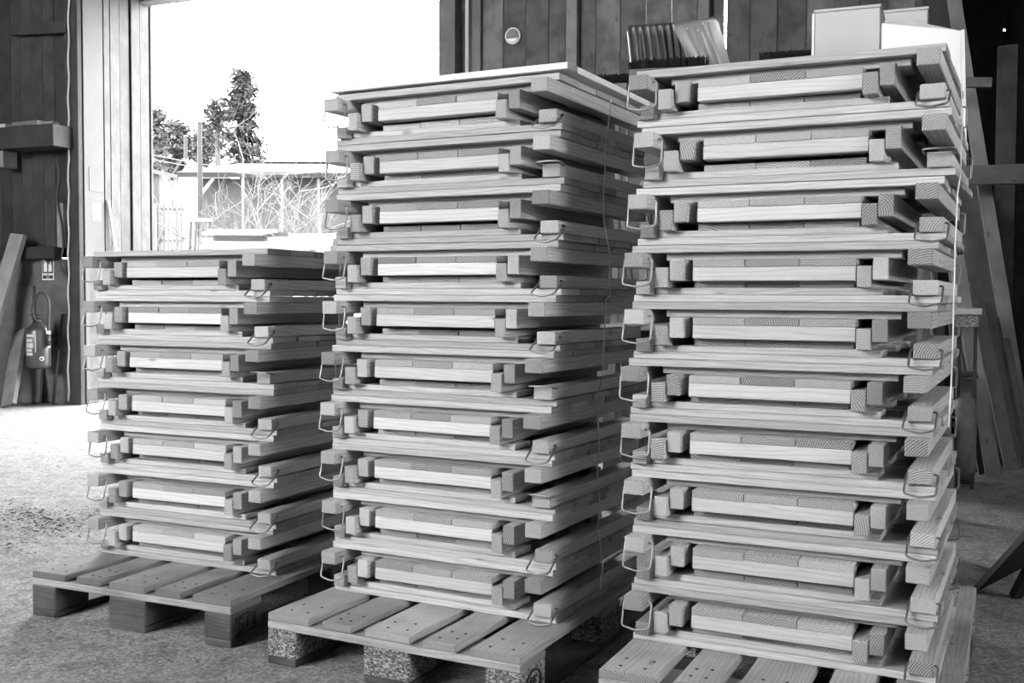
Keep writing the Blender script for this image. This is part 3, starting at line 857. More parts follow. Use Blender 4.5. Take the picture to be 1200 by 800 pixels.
mb = MB(); mb.tube([bw(on_wall(62, 462, TW - .22)[0], TW - .22, .012), bw(on_wall(73, 368, TW - .08)[0], TW - .08, on_wall(73, 368, TW - .08)[1])], .014, seg=8)
simple('iron_bar', mb, [M['steel']], 'thin dark iron bar leaning by the door post', 'bar')
# grey bin-like board panel behind the extinguisher
mb = MB(); sA, zA = on_wall(17, 335, TW - .09); sB, _ = on_wall(38, 335, TW - .09); mb.span(sA, sB, TW - .09, TW - .055, .0, zA, 2)
o_ = simple('sheet_offcut', mb, matl('grey', 'grey'), 'grey sheet standing against the concrete foot behind the extinguisher', 'sheet'); o_.matrix_world = BM
# cable down the door post
pts = []
for k in range(40):
    v = -10 + 480 * k / 39
    s, z = on_wall(80.5 + .8 * math.sin(k * 1.7), v, TW - .075); pts.append(bw(s, TW - .075, max(z, .02)))
mb = MB(); mb.tube(pts, .010, seg=6); simple('frayed_rope', mb, [M['offwhite']], 'pale frayed rope hanging down the dark door post', 'rope')
pts = [wl(u, v, TW - .115) for u, v in ((66, 185), (70, 205), (67, 232), (72, 262), (74, 290), (71, 310), (76, 322))]
mb = MB(); mb.tube(smooth_path(pts), .011, seg=6); simple('power_cable', mb, [M['black']], 'black cable looped on the left wall beside the rope', 'cable')
mb = MB(); sA, zA = on_wall(66, 238, TW - .1); sB, zB = on_wall(74, 290, TW - .1); mb.span(sA, sB, TW - .1, TW - .03, zB, zA, 2, bevel=.004)
o_ = simple('junction_board', mb, matl('stud', 'stud'), 'small pale board fixed on the left wall under the cable', 'board'); o_.matrix_world = BM
# round pale spot and papers on the reveal panel
def rev_box(u0, v0, u1, v1, name, label, cat, mat):
    xa, za = rev(u0, v0); xb, zb = rev(u1, v1)
    t = thing(name, label, cat, (RM @ Vector((xa, 0, 0))), RM.to_euler().z)
    mb = MB(); mb.span(0, xb - xa, -.004, -.0003, zb, za, bevel=0); put('sheet', mb.mesh('sheet', [M[mat]]), t)
    return t, xb - xa, za, zb
t, w_, za, zb_ = rev_box(107.5, 238, 118, 259, 'notice', 'small white paper notice on the pale panel by the doorway', 'notice', 'paper')
mb = MB()
for k in range(4): mb.span(w_ * .1, w_ * .9, -.006, -.0041, zb_ + (za - zb_) * (.12 + .13 * k), zb_ + (za - zb_) * (.18 + .13 * k), bevel=0)
put('text_lines', mb.mesh('text_lines', [M['steel']]), t)
t, w_, za, zb_ = rev_box(104, 195, 121, 226, 'notice', 'faint grey sheet on the pale panel above the paper notice', 'notice', 'plaster')
mb = MB(); xa, za = rev(124.5, 235); xb, zb_ = rev(136, 296)
mb.plank((xa, -.02, za), (xb + .05, -.10, 0.5), .03, .02); o_ = simple('pale_lath', mb, matl('white', 'white'), 'thin white lath leaning across the door reveal boards', 'lath'); o_.matrix_world = RM

# round disc on the back wall
s, z = on_wall(601, 42, -.02)
t = thing('wall_disc', 'small round disc with pale rim on the board wall', 'disc', bw(s, -.006, z), YAW)
RX = Matrix.Rotation(math.pi / 2, 3, 'X')
mb = MB(); mb.lathe([(.074, 0), (.074, .02), (.062, .024)], seg=32, rot=RX); put('rim', mb.mesh('rim', [M['white']]), t)
mb = MB(); mb.lathe([(.061, .0235), (.061, .0265)], seg=32, rot=RX); put('face', mb.mesh('face', [M['stud']]), t)
mb = MB(); seg_ = [( .058 * math.cos(a), -.028, .058 * math.sin(a)) for a in [math.radians(205 + 130 * i / 12) for i in range(13)]]
mb.prism(seg_, (0, .003, 0)); put('pale_segment', mb.mesh('pale_segment', [M['white']]), t)
mb = MB(); s0, z0 = on_wall(545, -5, -.10); s1_, z1_ = on_wall(550, 90, -.10)
mb.span(on_wall(545, 40, -.1)[0], on_wall(549, 40, -.1)[0], -.10, -.004, .9, CEIL - .1, 2, bevel=.003)
struct('trim_8', mb.mesh('trim_8', matl('bleach', 'bleach')), 'narrow pale batten on the wall beside the doorway', 'batten', BM)
mb = MB(); mb.span(on_wall(552, 40, -.05)[0], on_wall(563, 40, -.05)[0], -.05, -.004, 0, CEIL - .1, 2, bevel=.003)
struct('trim_9', mb.mesh('trim_9', matl('stud', 'stud')), 'second pale batten on the wall beside the doorway', 'batten', BM)

# ================================================================== RACK, TOOLS AND WHITE BOARDS BEHIND THE RIGHT STACK
RY = 5.2                       # distance of the tools
rk = thing('storage_rack', 'timber storage rack hidden behind the tall right stack', 'rack', at(735, 300, RY).to_2d().to_3d(), YAW)
def rkl(p): return rk_inv @ Vector(p)
rk_M = Matrix.Translation(rk.location) @ Matrix.Rotation(YAW, 4, 'Z'); rk_inv = rk_M.inverted()
for (x_, y_) in ((.98, -.3), (.98, .5), (1.30, -.3), (1.30, .5)):
    mb = MB(); mb.span(x_ - .03, x_ + .03, y_ - .03, y_ + .03, 0, 1.62, 2, bevel=.003); put('post', mb.mesh('post', matl('grey', 'grey')), rk)
for z_ in (.88, 1.62):
    mb = MB(); mb.span(-.1 if z_ < 1 else .95, .94 if z_ < 1 else 1.36, -.05 if z_ < 1 else -.36, .55, z_, z_ + .03, 0, bevel=.003); put('shelf', mb.mesh('shelf', matl('grey', 'grey')), rk)
mb = MB(); mb.span(-.1, -.04, -.05, .55, 0, .88, 2); put('side_panel', mb.mesh('side_panel', matl('grey', 'grey')), rk)
mb = MB(); mb.span(-.1, 1.36, .552, .60, 1.50, 1.58, 0, bevel=.003); put('back_rail', mb.mesh('back_rail', matl('grey', 'grey')), rk)
mb = MB(); mb.span(-.1, -.04, .55, .60, .0, 1.66, 2, bevel=.003); put('rear_post', mb.mesh('rear_post', matl('grey', 'grey')), rk)

def shovel(label, pts_front, ribs, mat, handle_base, thickness=.004, depth=.055, wide=None, name='shovel'):
    """blade from its four picture corners TL, TR, BR, BL at the rack distance; ribbed and dished"""
    TL, TR, BR, BL = [Vector(p) for p in pts_front]
    t = thing(name, label, 'shovel', handle_base)
    inv = Matrix.Translation(handle_base).inverted()
    nu, nv = 48, 14
    vs = []; fs = []
    nrm = (TR - TL).cross(BL - TL).normalized()
    if nrm.y < 0: nrm = -nrm
    for lay in (0, 1):
        for j in range(nv + 1):
            for i in range(nu + 1):
                a = i / nu; b = j / nv
                # rounded upper corners
                rr = .10
                drop = 0
                if a < rr: drop = rr - math.sqrt(max(0, rr * rr - (rr - a) ** 2))
                elif a > 1 - rr: drop = rr - math.sqrt(max(0, rr * rr - (a - 1 + rr) ** 2))
                bb = b + drop * .8 * (1 - b)
                p = (TL * (1 - a) + TR * a) * (1 - bb) + (BL * (1 - a) + BR * a) * bb
                dish = depth * (1 - (2 * a - 1) ** 2) * (.25 + .75 * b)
                env = min(1, b * 5)
                rib = ribs[1] * (max(0, math.sin(a * math.pi * 2 * ribs[0])) ** .5) * env if ribs[0] else 0
                if ribs[0] and ribs[0] < 4:
                    rib = ribs[1] * sum(math.exp(-((a - c) / .035) ** 2) for c in (.35, .55, .72)) * env * b
                vs.append(inv @ (p + nrm * (dish - rib + lay * thickness)))
    w = nu + 1; off = w * (nv + 1)
    for j in range(nv):
        for i in range(nu):
            q = [j * w + i, j * w + i + 1, (j + 1) * w + i + 1, (j + 1) * w + i]
            fs.append(q); fs.append([off + k for k in q[::-1]])
    for i in range(nu):
        fs.append([i, off + i, off + i + 1, i + 1]); k = nv * w; fs.append([k + i, k + i + 1, off + k + i + 1, off + k + i])
    for j in range(nv):
        fs.append([j * w, (j + 1) * w, off + (j + 1) * w, off + j * w]); k = nu
        fs.append([j * w + k, off + j * w + k, off + (j + 1) * w + k, (j + 1) * w + k])
    mb = MB(); mb.raw(vs, fs, smooth=True); put('blade', mb.mesh('blade', [M[mat]]), t)
    mid = (BL + BR) / 2 + nrm * (depth + .01)
    mb = MB(); mb.tube([inv @ (mid + (TL + TR - BL - BR) / 2 * .35), inv @ mid, Vector((0, 0, 0))], .016, seg=10); put('shaft', mb.mesh('shaft', matl('grey')), t)
    mb = MB(); mb.tube([(-.06, 0, .012), (.06, 0, .012)], .014, seg=8); put('grip', mb.mesh('grip', [M['plastic']]), t)
    if mat == 'alu':
        rm = MB()
        for (a, b) in ((.28, .12), (.5, .17), (.66, .08)):
            p = TL * (1 - a) + TR * a; p = p * (1 - b) + (BL * (1 - a) + BR * a) * b
            rm.lathe([(.003, -.004), (.005, 0), (.003, .004)], inv @ (p + nrm * (depth * (1 - (2 * a - 1) ** 2) * (.25 + .75 * b) - .003)), seg=8)
        put('rivets', rm.mesh('rivets', [M['white']]), t)
    return t
Y1, Y2 = 5.32, 5.2
base1 = (rk_M @ Vector((.14, .30, .932))); base2 = (rk_M @ Vector((.36, .22, .932)))
shovel('dark ribbed snow shovel standing blade up behind the right stack', [at(734, 29, Y1), at(806, 25, Y1 - .05), at(813, 86, Y1 - .05), at(740, 86, Y1)], (9, .022), 'plastic', base1, name='snow_shovel')
shovel('worn metal shovel standing blade up in front of the ribbed one', [at(786, 27, Y2), at(841, 19, Y2 - .04), at(860, 92, Y2 - .04), at(820, 96, Y2)], (3, .016), 'alu', base2, depth=.05)
mb = MB(); mb.lathe([(.06, 0), (.065, .03), (.03, .05)], at(858, 66, 5.35), seg=18)
# broom heads, bristles up
def broom(label, u0, u1, v, Y, base, hgt=.05):
    a, b = at(u0, v, Y), at(u1, v - (u1 - u0) * .05, Y - .06)
    t = thing('push_broom', label, 'broom', base, 0, 'brooms behind the right stack')
    inv = Matrix.Translation(base).inverted()
    mb = MB(); mb.plank(inv @ (a - Vector((0, 0, hgt))), inv @ (b - Vector((0, 0, hgt))), .03, .06, Vector((0, -1, 0))); put('head', mb.mesh('head', matl('grey', 'grey')), t)
    mb = MB()
    for k in range(420):
        f = random.random(); p = a.lerp(b, f) + Vector((random.uniform(-.003, .003), random.uniform(-.025, .025), -hgt + .008))
        q = p + Vector((random.uniform(-.012, .012), random.uniform(-.012, .012), hgt * random.uniform(.8, 1.15)))
        w = .0022
        mb.raw([inv @ (p + Vector((-w, 0, 0))), inv @ (p + Vector((w, 0, 0))), inv @ (q + Vector((w, 0, 0))), inv @ (q + Vector((-w, 0, 0)))], [[0, 1, 2, 3]])
        mb.raw([inv @ (p + Vector((0, -w, 0))), inv @ (p + Vector((0, w, 0))), inv @ (q + Vector((0, w, 0))), inv @ (q + Vector((0, -w, 0)))], [[0, 1, 2, 3]])
    put('bristles', mb.mesh('bristles', [M['bristle']]), t)
    mid = (a + b) / 2 - Vector((0, 0, hgt + .012))
    mb = MB(); mb.tube([inv @ mid, (0, 0, 0)], .013, seg=8); put('shaft', mb.mesh('shaft', matl('grey')), t)
    return t
broom('black bristled push broom upturned in front of the shovels', 738, 830, 74, 5.08, rk_M @ Vector((.22, -.02, .932)))
broom('black bristled push broom upturned behind the middle stack corner', 690, 736, 92, 5.3, rk_M @ Vector((.0, .15, .932)))
broom('black bristled push broom upturned left of the white boxes', 892, 950, 65, 5.15, rk_M @ Vector((.62, .10, .932)))

# white boxes and panel on the upper shelf
def wbox(label, u0, v0, u1, Y, depth, mat, yaw, z0=1.6505):
    a = at(u0, v0, Y); b = at(u1, v0, Y)
    t = thing('storage_box', label, 'box', Vector((a.x, a.y, z0)), yaw, 'white boxes behind the right stack')
    w = (b.x - a.x) / math.cos(yaw); h = a.z - z0
    mb = MB(); mb.span(0, w, 0, depth, 0, h - .002, bevel=.003); put('body', mb.mesh('body', [M[mat]]), t)
    mb = MB(); mb.span(-.004, w + .004, -.004, depth + .004, h - .001, h + .012, bevel=.002); put('lid', mb.mesh('lid', [M[mat]]), t)
    mb = MB(); mb.span(-.012, -.001, -.003, .015, 0, h - .003, bevel=.001); put('edge_strip', mb.mesh('edge_strip', [M['white']]), t)
    return t
wbox('tall dull white box behind the right stack', 955, 15, 1022, 4.98, .26, 'offwhite', YAW)
wbox('low dull white box between the tall box and the white panel', 1026, 16, 1079, 5.35, .2, 'offwhite', YAW)
# white panel box with sloping top edge
Yp = 4.62
pp = [at(1033, 200, Yp), at(1033, 27, Yp), at(1062, 23, Yp), at(1125, 36, Yp - .25), at(1127, 200, Yp - .25)]
t = thing('building_board', 'bright white panel with sloping top at the right stack corner', 'panel', Vector((pp[0].x, pp[0].y, 1.652)))
inv = Matrix.Translation(t.location).inverted()
low = [Vector((p.x, p.y, max(p.z, 1.652))) for p in pp]
low[0].z = 1.652; low[4].z = 1.652
mb = MB(); mb.prism([inv @ p for p in low], (.015, .03, 0)); put('sheet', mb.mesh('sheet', [M['white']]), t)
mb = MB(); q0 = inv @ low[4]; q1 = inv @ low[3]; mb.plank(q0 + Vector((.004, -.012, 0)), q1 + Vector((.004, -.012, 0)), .012, .02, Vector((0, -1, 0))); put('edge_trim', mb.mesh('edge_trim', [M['white']]), t)

# ================================================================== RIGHT-HAND CORNER
GR = 'boards leaning in the right corner'
def lean_px(label, uf, vf, ut, vt, Yt, width, thick, mat, face=Vector((-.2, -1, 0)), Yf=None):
    foot = ground(uf, vf) if Yf is None else at(uf, vf, Yf)
    foot.z = .015
    return lean(label, foot, at(ut, vt, Yt), width, thick, mat, group=GR, face=face)
lean_px('longest board leaning in the right corner, from floor to roof', 1204, 548, 1113, -30, 7.25, .085, .04, 'grey', Yf=6.95)
lean_px('wide dark board leaning steeply beside the right stack, top out of view', 1172, 548, 1090, -30, 7.7, .15, .04, 'dark', Yf=7.15)
lean_px('broad grey board leaning behind the longest one', 1180, 547, 1131, 215, 7.35, .16, .03, 'grey', Yf=7.05)
boards = [(1165, 548, 1120, 300, .07), (1153, 547, 1118, 318, .05), (1146, 546, 1117, 345, .08), (1186, 546, 1140, 330, .06), (1192, 542, 1157, 352, .05),
          (1197, 545, 1163, 372, .06), (1176, 549, 1150, 360, .05), (1160, 552, 1124, 402, .06), (1204, 540, 1176, 396, .06), (1184, 552, 1146, 420, .05), (1138, 549, 1116, 398, .05)]
wh = ['first', 'second', 'third', 'fourth', 'fifth', 'sixth', 'seventh', 'eighth', 'ninth', 'tenth', 'eleventh']
order = sorted(range(len(boards)), key=lambda i: boards[i][2])
for rank, i in enumerate(order):
    uf, vf, ut, vt, w = boards[i]
    lean_px('short sawn board in the right corner bundle, %s from left at its top' % wh[rank], uf, vf, ut, vt, 6.40 + .06 * i, w * 1.25, .022, ('stud', 'grey', 'wall')[i % 3], Yf=6.16 + .06 * i)
# upright post, horizontal beams
mb = MB(); mb.plank(at(1181, 400, 7.75), at(1180, 53, 7.75), .13, .08, FC)
p_ = at(1181, 470, 7.75)
mb = MB(); q = at(1181, 54, 7.75); mb.plank(Vector((q.x, q.y, 0)), q, .135, .08, FC)
struct('trim_10', mb.mesh('trim_10', matl('dark', 'dark')), 'dark upright post standing in the right bay', 'post')
mb = MB(); mb.plank(at(1120, 206, 6.9), at(1260, 202, 6.6), .12, .06, FC); struct('trim_11', mb.mesh('trim_11', matl('grey', 'grey')), 'grey horizontal beam crossing the right bay', 'beam')
mb = MB(); mb.plank(at(1085, 96, 6.9), at(1162, 97, 6.8), .06, .05, FC); struct('trim_12', mb.mesh('trim_12', matl('grey', 'grey')), 'short grey beam end above the right corner boards', 'beam')

# cart with a tyred wheel behind the right stack
gW = ground(1130, 566)
ct = thing('hand_cart', 'cart behind the right stack showing one worn wheel', 'cart', Vector((gW.x, gW.y, 0)), YAW)
rw = .295
RYm = Matrix.Rotation(math.pi / 2, 3, 'Y')
for xo, nm in ((0, 'wheel'), (-.62, 'wheel')):
    mb = MB(); mb.lathe([(rw * .55, -.045), (rw * .8, -.055), (rw * .97, -.045), (rw, -.02), (rw, .02), (rw * .97, .045), (rw * .8, .055), (rw * .55, .045)], (xo, 0, rw), seg=40, rot=RYm)
    wh_ = put(nm, mb.mesh(nm, [M['rubber']]), ct)
    mb = MB(); mb.lathe([(rw * .2, -.05), (rw * .56, -.03), (rw * .56, .03), (rw * .2, .05)], (xo, 0, rw), seg=24, rot=RYm); put('hub', mb.mesh('hub', [M['steel']]), wh_)
mb = MB(); mb.tube([(-.62, 0, rw), (0, 0, rw)], .02, seg=10); put('axle', mb.mesh('axle', [M['steel']]), ct)
mb = MB(); mb.span(-.55, -.07, -.5, .12, rw + .03, rw + .08, bevel=.004); put('platform', mb.mesh('platform', matl('grey', 'grey')), ct)
mb = MB(); mb.span(-.07, .06, -.2, .2, rw * 2 + .02, rw * 2 + .03, bevel=.004); mb.span(-.07, -.06, -.02, .02, rw + .05, rw * 2 + .03, bevel=.002); put('mudguard', mb.mesh('mudguard', [M['steel']]), ct)
mb = MB(); mb.span(-.5, -.46, .06, .1, rw + .08, 1.0, 2); mb.span(-.16, -.12, .06, .1, rw + .08, 1.0, 2); mb.span(-.5, -.12, .06, .1, 1.0, 1.03, 0); put('push_frame', mb.mesh('push_frame', [M['steel']]), ct)
# small tray of glass on a ledge among the boards
pT = at(1118, 361, 5.75)
t = thing('wall_ledge', 'pale ledge board with a mottled apron right of the right stack', 'ledge', Vector((pT.x, pT.y, 0)), YAW)
mb = MB(); mb.span(0, .14, -.02, .25, pT.z - .035, pT.z, 0, bevel=.003); put('top_board', mb.mesh('top_board', matl('bleach', 'bleach')), t)
mb = MB(); mb.span(.005, .125, 0, .22, pT.z - .10, pT.z - .036, 0, bevel=.003); put('apron', mb.mesh('apron', [M['chip']]), t)
for x_ in (.02, .10):
    mb = MB(); mb.span(x_, x_ + .02, .1, .14, 0, pT.z - .101, 2); put('leg', mb.mesh('leg', matl('dark', 'dark')), t)

# black steel trestle at the right edge
tp = ground(1137, 697); th = at(1215, 616, 3.45)
t = thing('steel_trestle', 'black steel trestle leg at the right edge of the floor', 'trestle', Vector((tp.x, tp.y, 0)))
inv = Matrix.Translation(t.location).inverted()
a = inv @ (tp + Vector((.02, 0, .01))); b = inv @ th
dv = (b - a)
mb = MB(); mb.prism([a, a + dv, a + dv + Vector((0, 0, -.115)), a + dv * .12 + Vector((0, 0, -.0))], (.02, .07, 0)); put('sloping_leg', mb.mesh('sloping_leg', [M['steel']]), t)
c0 = inv @ (ground(1190, 700) + Vector((0, 0, .005))); c1 = inv @ at(1212, 660, 3.45)
mb = MB(); mb.plank(c0, b + Vector((.02, 0, -.06)), .035, .03); put('upright_leg', mb.mesh('upright_leg', [M['steel']]), t)
e0 = Vector((b.x + .5, b.y - .1, b.z)); mb = MB(); mb.plank(b, e0, .1, .05); mb.plank(e0, Vector((e0.x + .35, e0.y + .05, 0)), .04, .04); put('top_bar', mb.mesh('top_bar', [M['steel']]), t)

# crumpled film on the floor between middle and right pallets
pF = ground(724, 672); vs = []; fs = []
n_ = 12
for j in range(n_):
    for i in range(n_):
        x_ = (i / (n_ - 1) - .5) * .16; y_ = (j / (n_ - 1) - .5) * .3
        vs.append((x_, y_, .006 + .045 * abs(noise.noise(Vector((x_ * 22, y_ * 16, 3.1)))) + .012 * random.random()))
for j in range(n_ - 1):
    for i in range(n_ - 1):
        q = j * n_ + i; fs.append([q, q + 1, q + n_ + 1, q + n_])
mb = MB(); mb.raw(vs, fs); o_ = simple('crumpled_film', mb, [M['crumple']], 'crumpled white film on the floor between middle and right pallets', 'film'); o_.location = pF; o_.rotation_euler = (0, 0, -.5)

# ================================================================== OUTSIDE
def gz(p):
    q = BM.inverted() @ Vector((p.x, p.y, 0)); return yard_z(max(q.y, .02), q.x)
def outpt(u, Y):
    p = at(u, 300, Y); return Vector((p.x, p.y, gz(p)))
# barn with long roof
Yb = 30.0
def bp_(u, v, dY=0): return at(u, v, Yb + dY)
bb = thing('barn', 'long low barn with pale roof seen through the doorway', 'building', outpt(300, Yb))
inv = Matrix.Translation(bb.location).inverted()
x0, x1 = bp_(237, 215).x, bp_(470, 215).x
zE_ = bp_(300, 211).z; zR = bp_(300, 178).z; zG = bb.location.z - .3
yb = bb.location.y
L_ = lambda x, y, z: inv @ Vector((x, y, z))
mb = MB(); ov = .5
mb.prism([L_(x0 - ov, yb - .6, zE_), L_(x0 + .4, yb + 3, zR), L_(x0 + .4, yb + 3.2, zR + .1), L_(x0 - ov, yb - .75, zE_ + .13)], (x1 - x0, 0, 0))
mb.prism([L_(x0 - ov, yb + 6.6, zE_), L_(x0 + .4, yb + 3, zR), L_(x0 + .4, yb + 2.8, zR + .1), L_(x0 - ov, yb + 6.75, zE_ + .13)], (x1 - x0, 0, 0))
put('roof', mb.mesh('roof', [M['rooftile']]), bb)
mb = MB(); mb.span(x0 - bb.location.x, x1 - bb.location.x, 0, 5.5, zG - bb.location.z, zE_ + .05 - bb.location.z, 2); put('wall', mb.mesh('wall', [M['barnwall']]), bb)
for u in (239, 290, 335, 377):
    px = bp_(u, 240).x - bb.location.x
    mb = MB(); mb.span(px - .035, px + .035, -.52, -.45, zG - bb.location.z, zE_ - bb.location.z, 2); put('post', mb.mesh('post', matl('picket', 'picket')), bb)
    if u != 239: continue
    mb = MB(); mb.plank((px, -.45, zE_ - .5 - bb.location.z), (px + .35, -.3, zE_ - bb.location.z), .08, .08); put('brace', mb.mesh('brace', matl('stud', 'stud')), bb)
# small white house
Yh = 33.0
hh = thing('white_house', 'small white gabled house left of the barn', 'building', outpt(221, Yh))
lx = lambda u: at(u, 220, Yh).x - hh.location.x
lz = lambda v: at(220, v, Yh).z - hh.location.z
mb = MB(); mb.prism([(lx(209), 0, -.3), (lx(233), 0, -.3), (lx(233), 0, lz(213)), (lx(219), 0, lz(192)), (lx(209), 0, lz(206))], (0, 5, 0)); put('wall', mb.mesh('wall', [M['housewhite']]), hh)
mb = MB()
mb.prism([(lx(203), -.4, lz(213)), (lx(219), -.4, lz(190)), (lx(219), -.4, lz(187)), (lx(203), -.4, lz(210))], (0, 5.6, 0))
mb.prism([(lx(219), -.4, lz(190)), (lx(240), -.4, lz(216)), (lx(240), -.4, lz(213)), (lx(219), -.4, lz(187))], (0, 5.6, 0))
put('roof', mb.mesh('roof', [M['rooftile']]), hh)
mb = MB(); mb.span(lx(222), lx(227), -.03, .0, lz(245), lz(228)); put('window', mb.mesh('window', [M['steel']]), hh)
# utility poles and wires
def pole(u, vt, Y, r, label):
    b = outpt(u, Y); tz = at(u, vt, Y).z
    t = thing('utility_pole', label, 'pole', b, 0, 'utility poles outside')
    mb = MB(); mb.tube([(0, 0, -.2), (0, 0, tz - b.z)], r, seg=10, radii=[r, r * .75]); put('shaft', mb.mesh('shaft', matl('tarred')), t)
    mb = MB(); mb.lathe([(r * .8, tz - b.z - .01), (r * .9, tz - b.z + .02), (.01, tz - b.z + .06)], seg=10); put('cap', mb.mesh('cap', [M['steel']]), t)
    return Vector((b.x, b.y, tz))
p1 = pole(235, 144, 26, .075, 'wooden utility pole in front of the barn corner')
p2 = pole(218.5, 160, 42, .09, 'distant wooden utility pole among the pale trees')
for k, (v0, v1) in enumerate(((181, 186), (186, 191))):
    mb = MB(); A0 = at(176, v0, 26.09); A1 = at(420, v1 + 6, 26.09); pts = [A0.lerp(A1, i / 16) - Vector((0, 0, .25 * math.sin(math.pi * i / 16))) for i in range(17)]
    mb.tube(pts, .012, seg=5); simple('overhead_wire', mb, [M['steel']], ('upper overhead wire crossing before the trees', 'lower overhead wire crossing before the trees')[k], 'wire', 'overhead wires')

# trees
def blobtree(label, u, v_top, u_half, v_base, Y, n, mat, conif=False, name='tree', size=.22):
    b = outpt(u, Y); top = at(u, v_top, Y); base = at(u, v_base, Y)
    rad = u_half * Y / F_PX
    t = thing(name, label, 'tree', b, 0, 'trees beyond the barn')
    tm = MB(); H = top.z - b.z; tm.tube([(0, 0, -.2), (0, 0, H * .5), (0, 0, H * .97)], .2, seg=8, radii=[.28, .16, .03])
    hb = base.z - b.z
    vs = []; fs = []
    limbs = []
    nl = 80 if conif else 36
    for k in range(nl):
        f = random.random() ** .8
        zz = hb + (H - hb) * f
        if conif: rr = rad * (1 - f) ** .7 * random.uniform(.45, 1.12) + .12
        else: rr = rad * math.sqrt(max(.05, 1 - (2 * f - .9) ** 2)) * random.uniform(.5, 1.0)
        a = random.uniform(0, 6.283)
        limbs.append((zz, rr, a))
    for k in range(n):
        zz, rr, a = random.choice(limbs)
        q = random.random() ** .6
        p = Vector((math.cos(a) * rr * q, math.sin(a) * rr * q, zz + (.25 * q if not conif else -.12 * q) * rr))
        sp = size * 1.3
        p += Vector((random.gauss(0, sp), random.gauss(0, sp), random.gauss(0, sp * .6)))
        d1 = Vector((random.gauss(0, 1), random.gauss(0, 1), random.gauss(0, .6))).normalized() * size
        d2 = d1.cross(Vector((random.gauss(0, 1), random.gauss(0, 1), random.gauss(0, 1)))).normalized() * size * .45
        i0 = len(vs); vs += [p - d1, p + d2, p + d1, p - d2]; fs.append([i0, i0 + 1, i0 + 2, i0 + 3])
    mb = MB(); mb.raw(vs, fs); put('crown', mb.mesh('crown', [M[mat]]), t)
    for zz, rr, a in limbs[:26]:
        tm.tube([(0, 0, zz - .2), (math.cos(a) * rr * .9, math.sin(a) * rr * .9, zz)], .04, seg=4, radii=[.05, .012])
    put('trunk', tm.mesh('trunk', [M['bark']]), t)
    return t
blobtree('tall dark conifer rising above the barn roof', 285, 86, 33, 200, 48, 6500, 'needle', True, 'conifer_tree', .13)
blobtree('grey round tree right of the door reveal, lower than the conifer', 206, 145, 21, 205, 50, 3200, 'leaf', False, 'tree', .15)
blobtree('grey bushy tree between the utility poles and conifer', 243, 150, 24, 200, 58, 3600, 'leaf', False, 'tree', .15)
blobtree('thin pale tree cut by the door reveal edge', 184, 128, 8, 205, 46, 900, 'leaf', False, 'tree', .14)
t = blobtree('sparse crooked young tree left of the tall conifer', 256, 118, 9, 170, 41, 260, 'needle', False, 'tree', .16)

# bare shrubs before the barn
def shrub(label, u, v_top, v_base_z, Y, spread, n):
    b = outpt(u, Y); H = at(u, v_top, Y).z - b.z
    mb = MB()
    def br(p, d, ln, r, lev):
        pts = [p]; q = p.copy(); dd = d.copy()
        for k in range(4):
            dd = (dd + Vector((random.gauss(0, .16), random.gauss(0, .16), random.gauss(.02, .1)))).normalized()
            q = q + dd * ln / 4; pts.append(q.copy())
        mb.tube(pts, r, seg=4, radii=[r * (1 - .18 * i) for i in range(5)], caps=False)
        if lev < 3:
            for k in range(3 if lev else 4):
                s = pts[random.randint(1, 4)]
                br(s, (dd + Vector((random.gauss(0, .6), random.gauss(0, .6), random.gauss(.15, .35)))).normalized(), ln * random.uniform(.45, .65), r * .55, lev + 1)
    for k in range(n):
        br(Vector((random.gauss(0, spread), random.gauss(0, spread * .5), -.1)), Vector((random.gauss(0, .25), random.gauss(0, .2), 1)).normalized(), H * random.uniform(.45, .75), .028, 0)
    o = simple('bare_shrub', mb, [M['twig']], label, 'shrub', 'bare shrubs before the barn'); o.location = b
    return o
shrub('bare twiggy shrub before the barn, nearest the utility pole', 262, 180, 0, 18.7, .12, 7)
shrub('tall bare twiggy shrub before the middle of the barn', 312, 150, 0, 22.6, .15, 9)
shrub('bare twiggy shrub half hidden by the middle stack', 366, 200, 0, 27.8, .15, 8)
shrub('low bare twiggy shrub before the small white house', 211, 262, 0, 23.5, .15, 5)

# garden gate with picket fence
Yg = 20.5
gt = thing('garden_gate', 'pale wooden gate frame with braced post beside the door reveal', 'gate', outpt(196, Yg))
gx = lambda u: at(u, 250, Yg).x - gt.location.x
gzv = lambda v: at(196, v, Yg).z - gt.location.z
for u in (188.5, 205):
    mb = MB(); mb.span(gx(u) - .025, gx(u) + .025, 0, .06, -.1, gzv(206), 2); put('post', mb.mesh('post', matl('picket', 'picket')), gt)
mb = MB(); mb.plank((gx(176), -.03, gzv(200)), (gx(208), -.03, gzv(207)), .07, .07); put('top_rail', mb.mesh('top_rail', matl('picket', 'picket')), gt)
mb = MB(); mb.plank((gx(196), .03, gzv(209)), (gx(205), .03, gzv(222)), .05, .04); put('brace', mb.mesh('brace', matl('dark', 'dark')), gt)
pf = thing('picket_fence', 'pale picket fence with a diagonal brace left of the lumber pile', 'fence', outpt(196, Yg - .6))
fx = lambda u: at(u, 250, Yg - .6).x - pf.location.x
fz = lambda v: at(196, v, Yg - .6).z - pf.location.z
for u in (182, 187, 192, 197, 202, 207, 212):
    mb = MB(); mb.span(fx(u) - .022, fx(u) + .022, 0, .02, -.1, fz(236 + random.uniform(-3, 5)), 2); put('picket', mb.mesh('picket', matl('picket', 'picket')), pf)
for v in (245, 282):
    mb = MB(); mb.span(fx(178), fx(215), .021, .05, fz(v) - .03, fz(v) + .03, 0); put('rail', mb.mesh('rail', matl('picket', 'picket')), pf)
mb = MB(); mb.plank((fx(184), -.02, fz(285)), (fx(195), -.02, fz(263)), .04, .02); put('brace', mb.mesh('brace', matl('dark', 'dark')), pf)
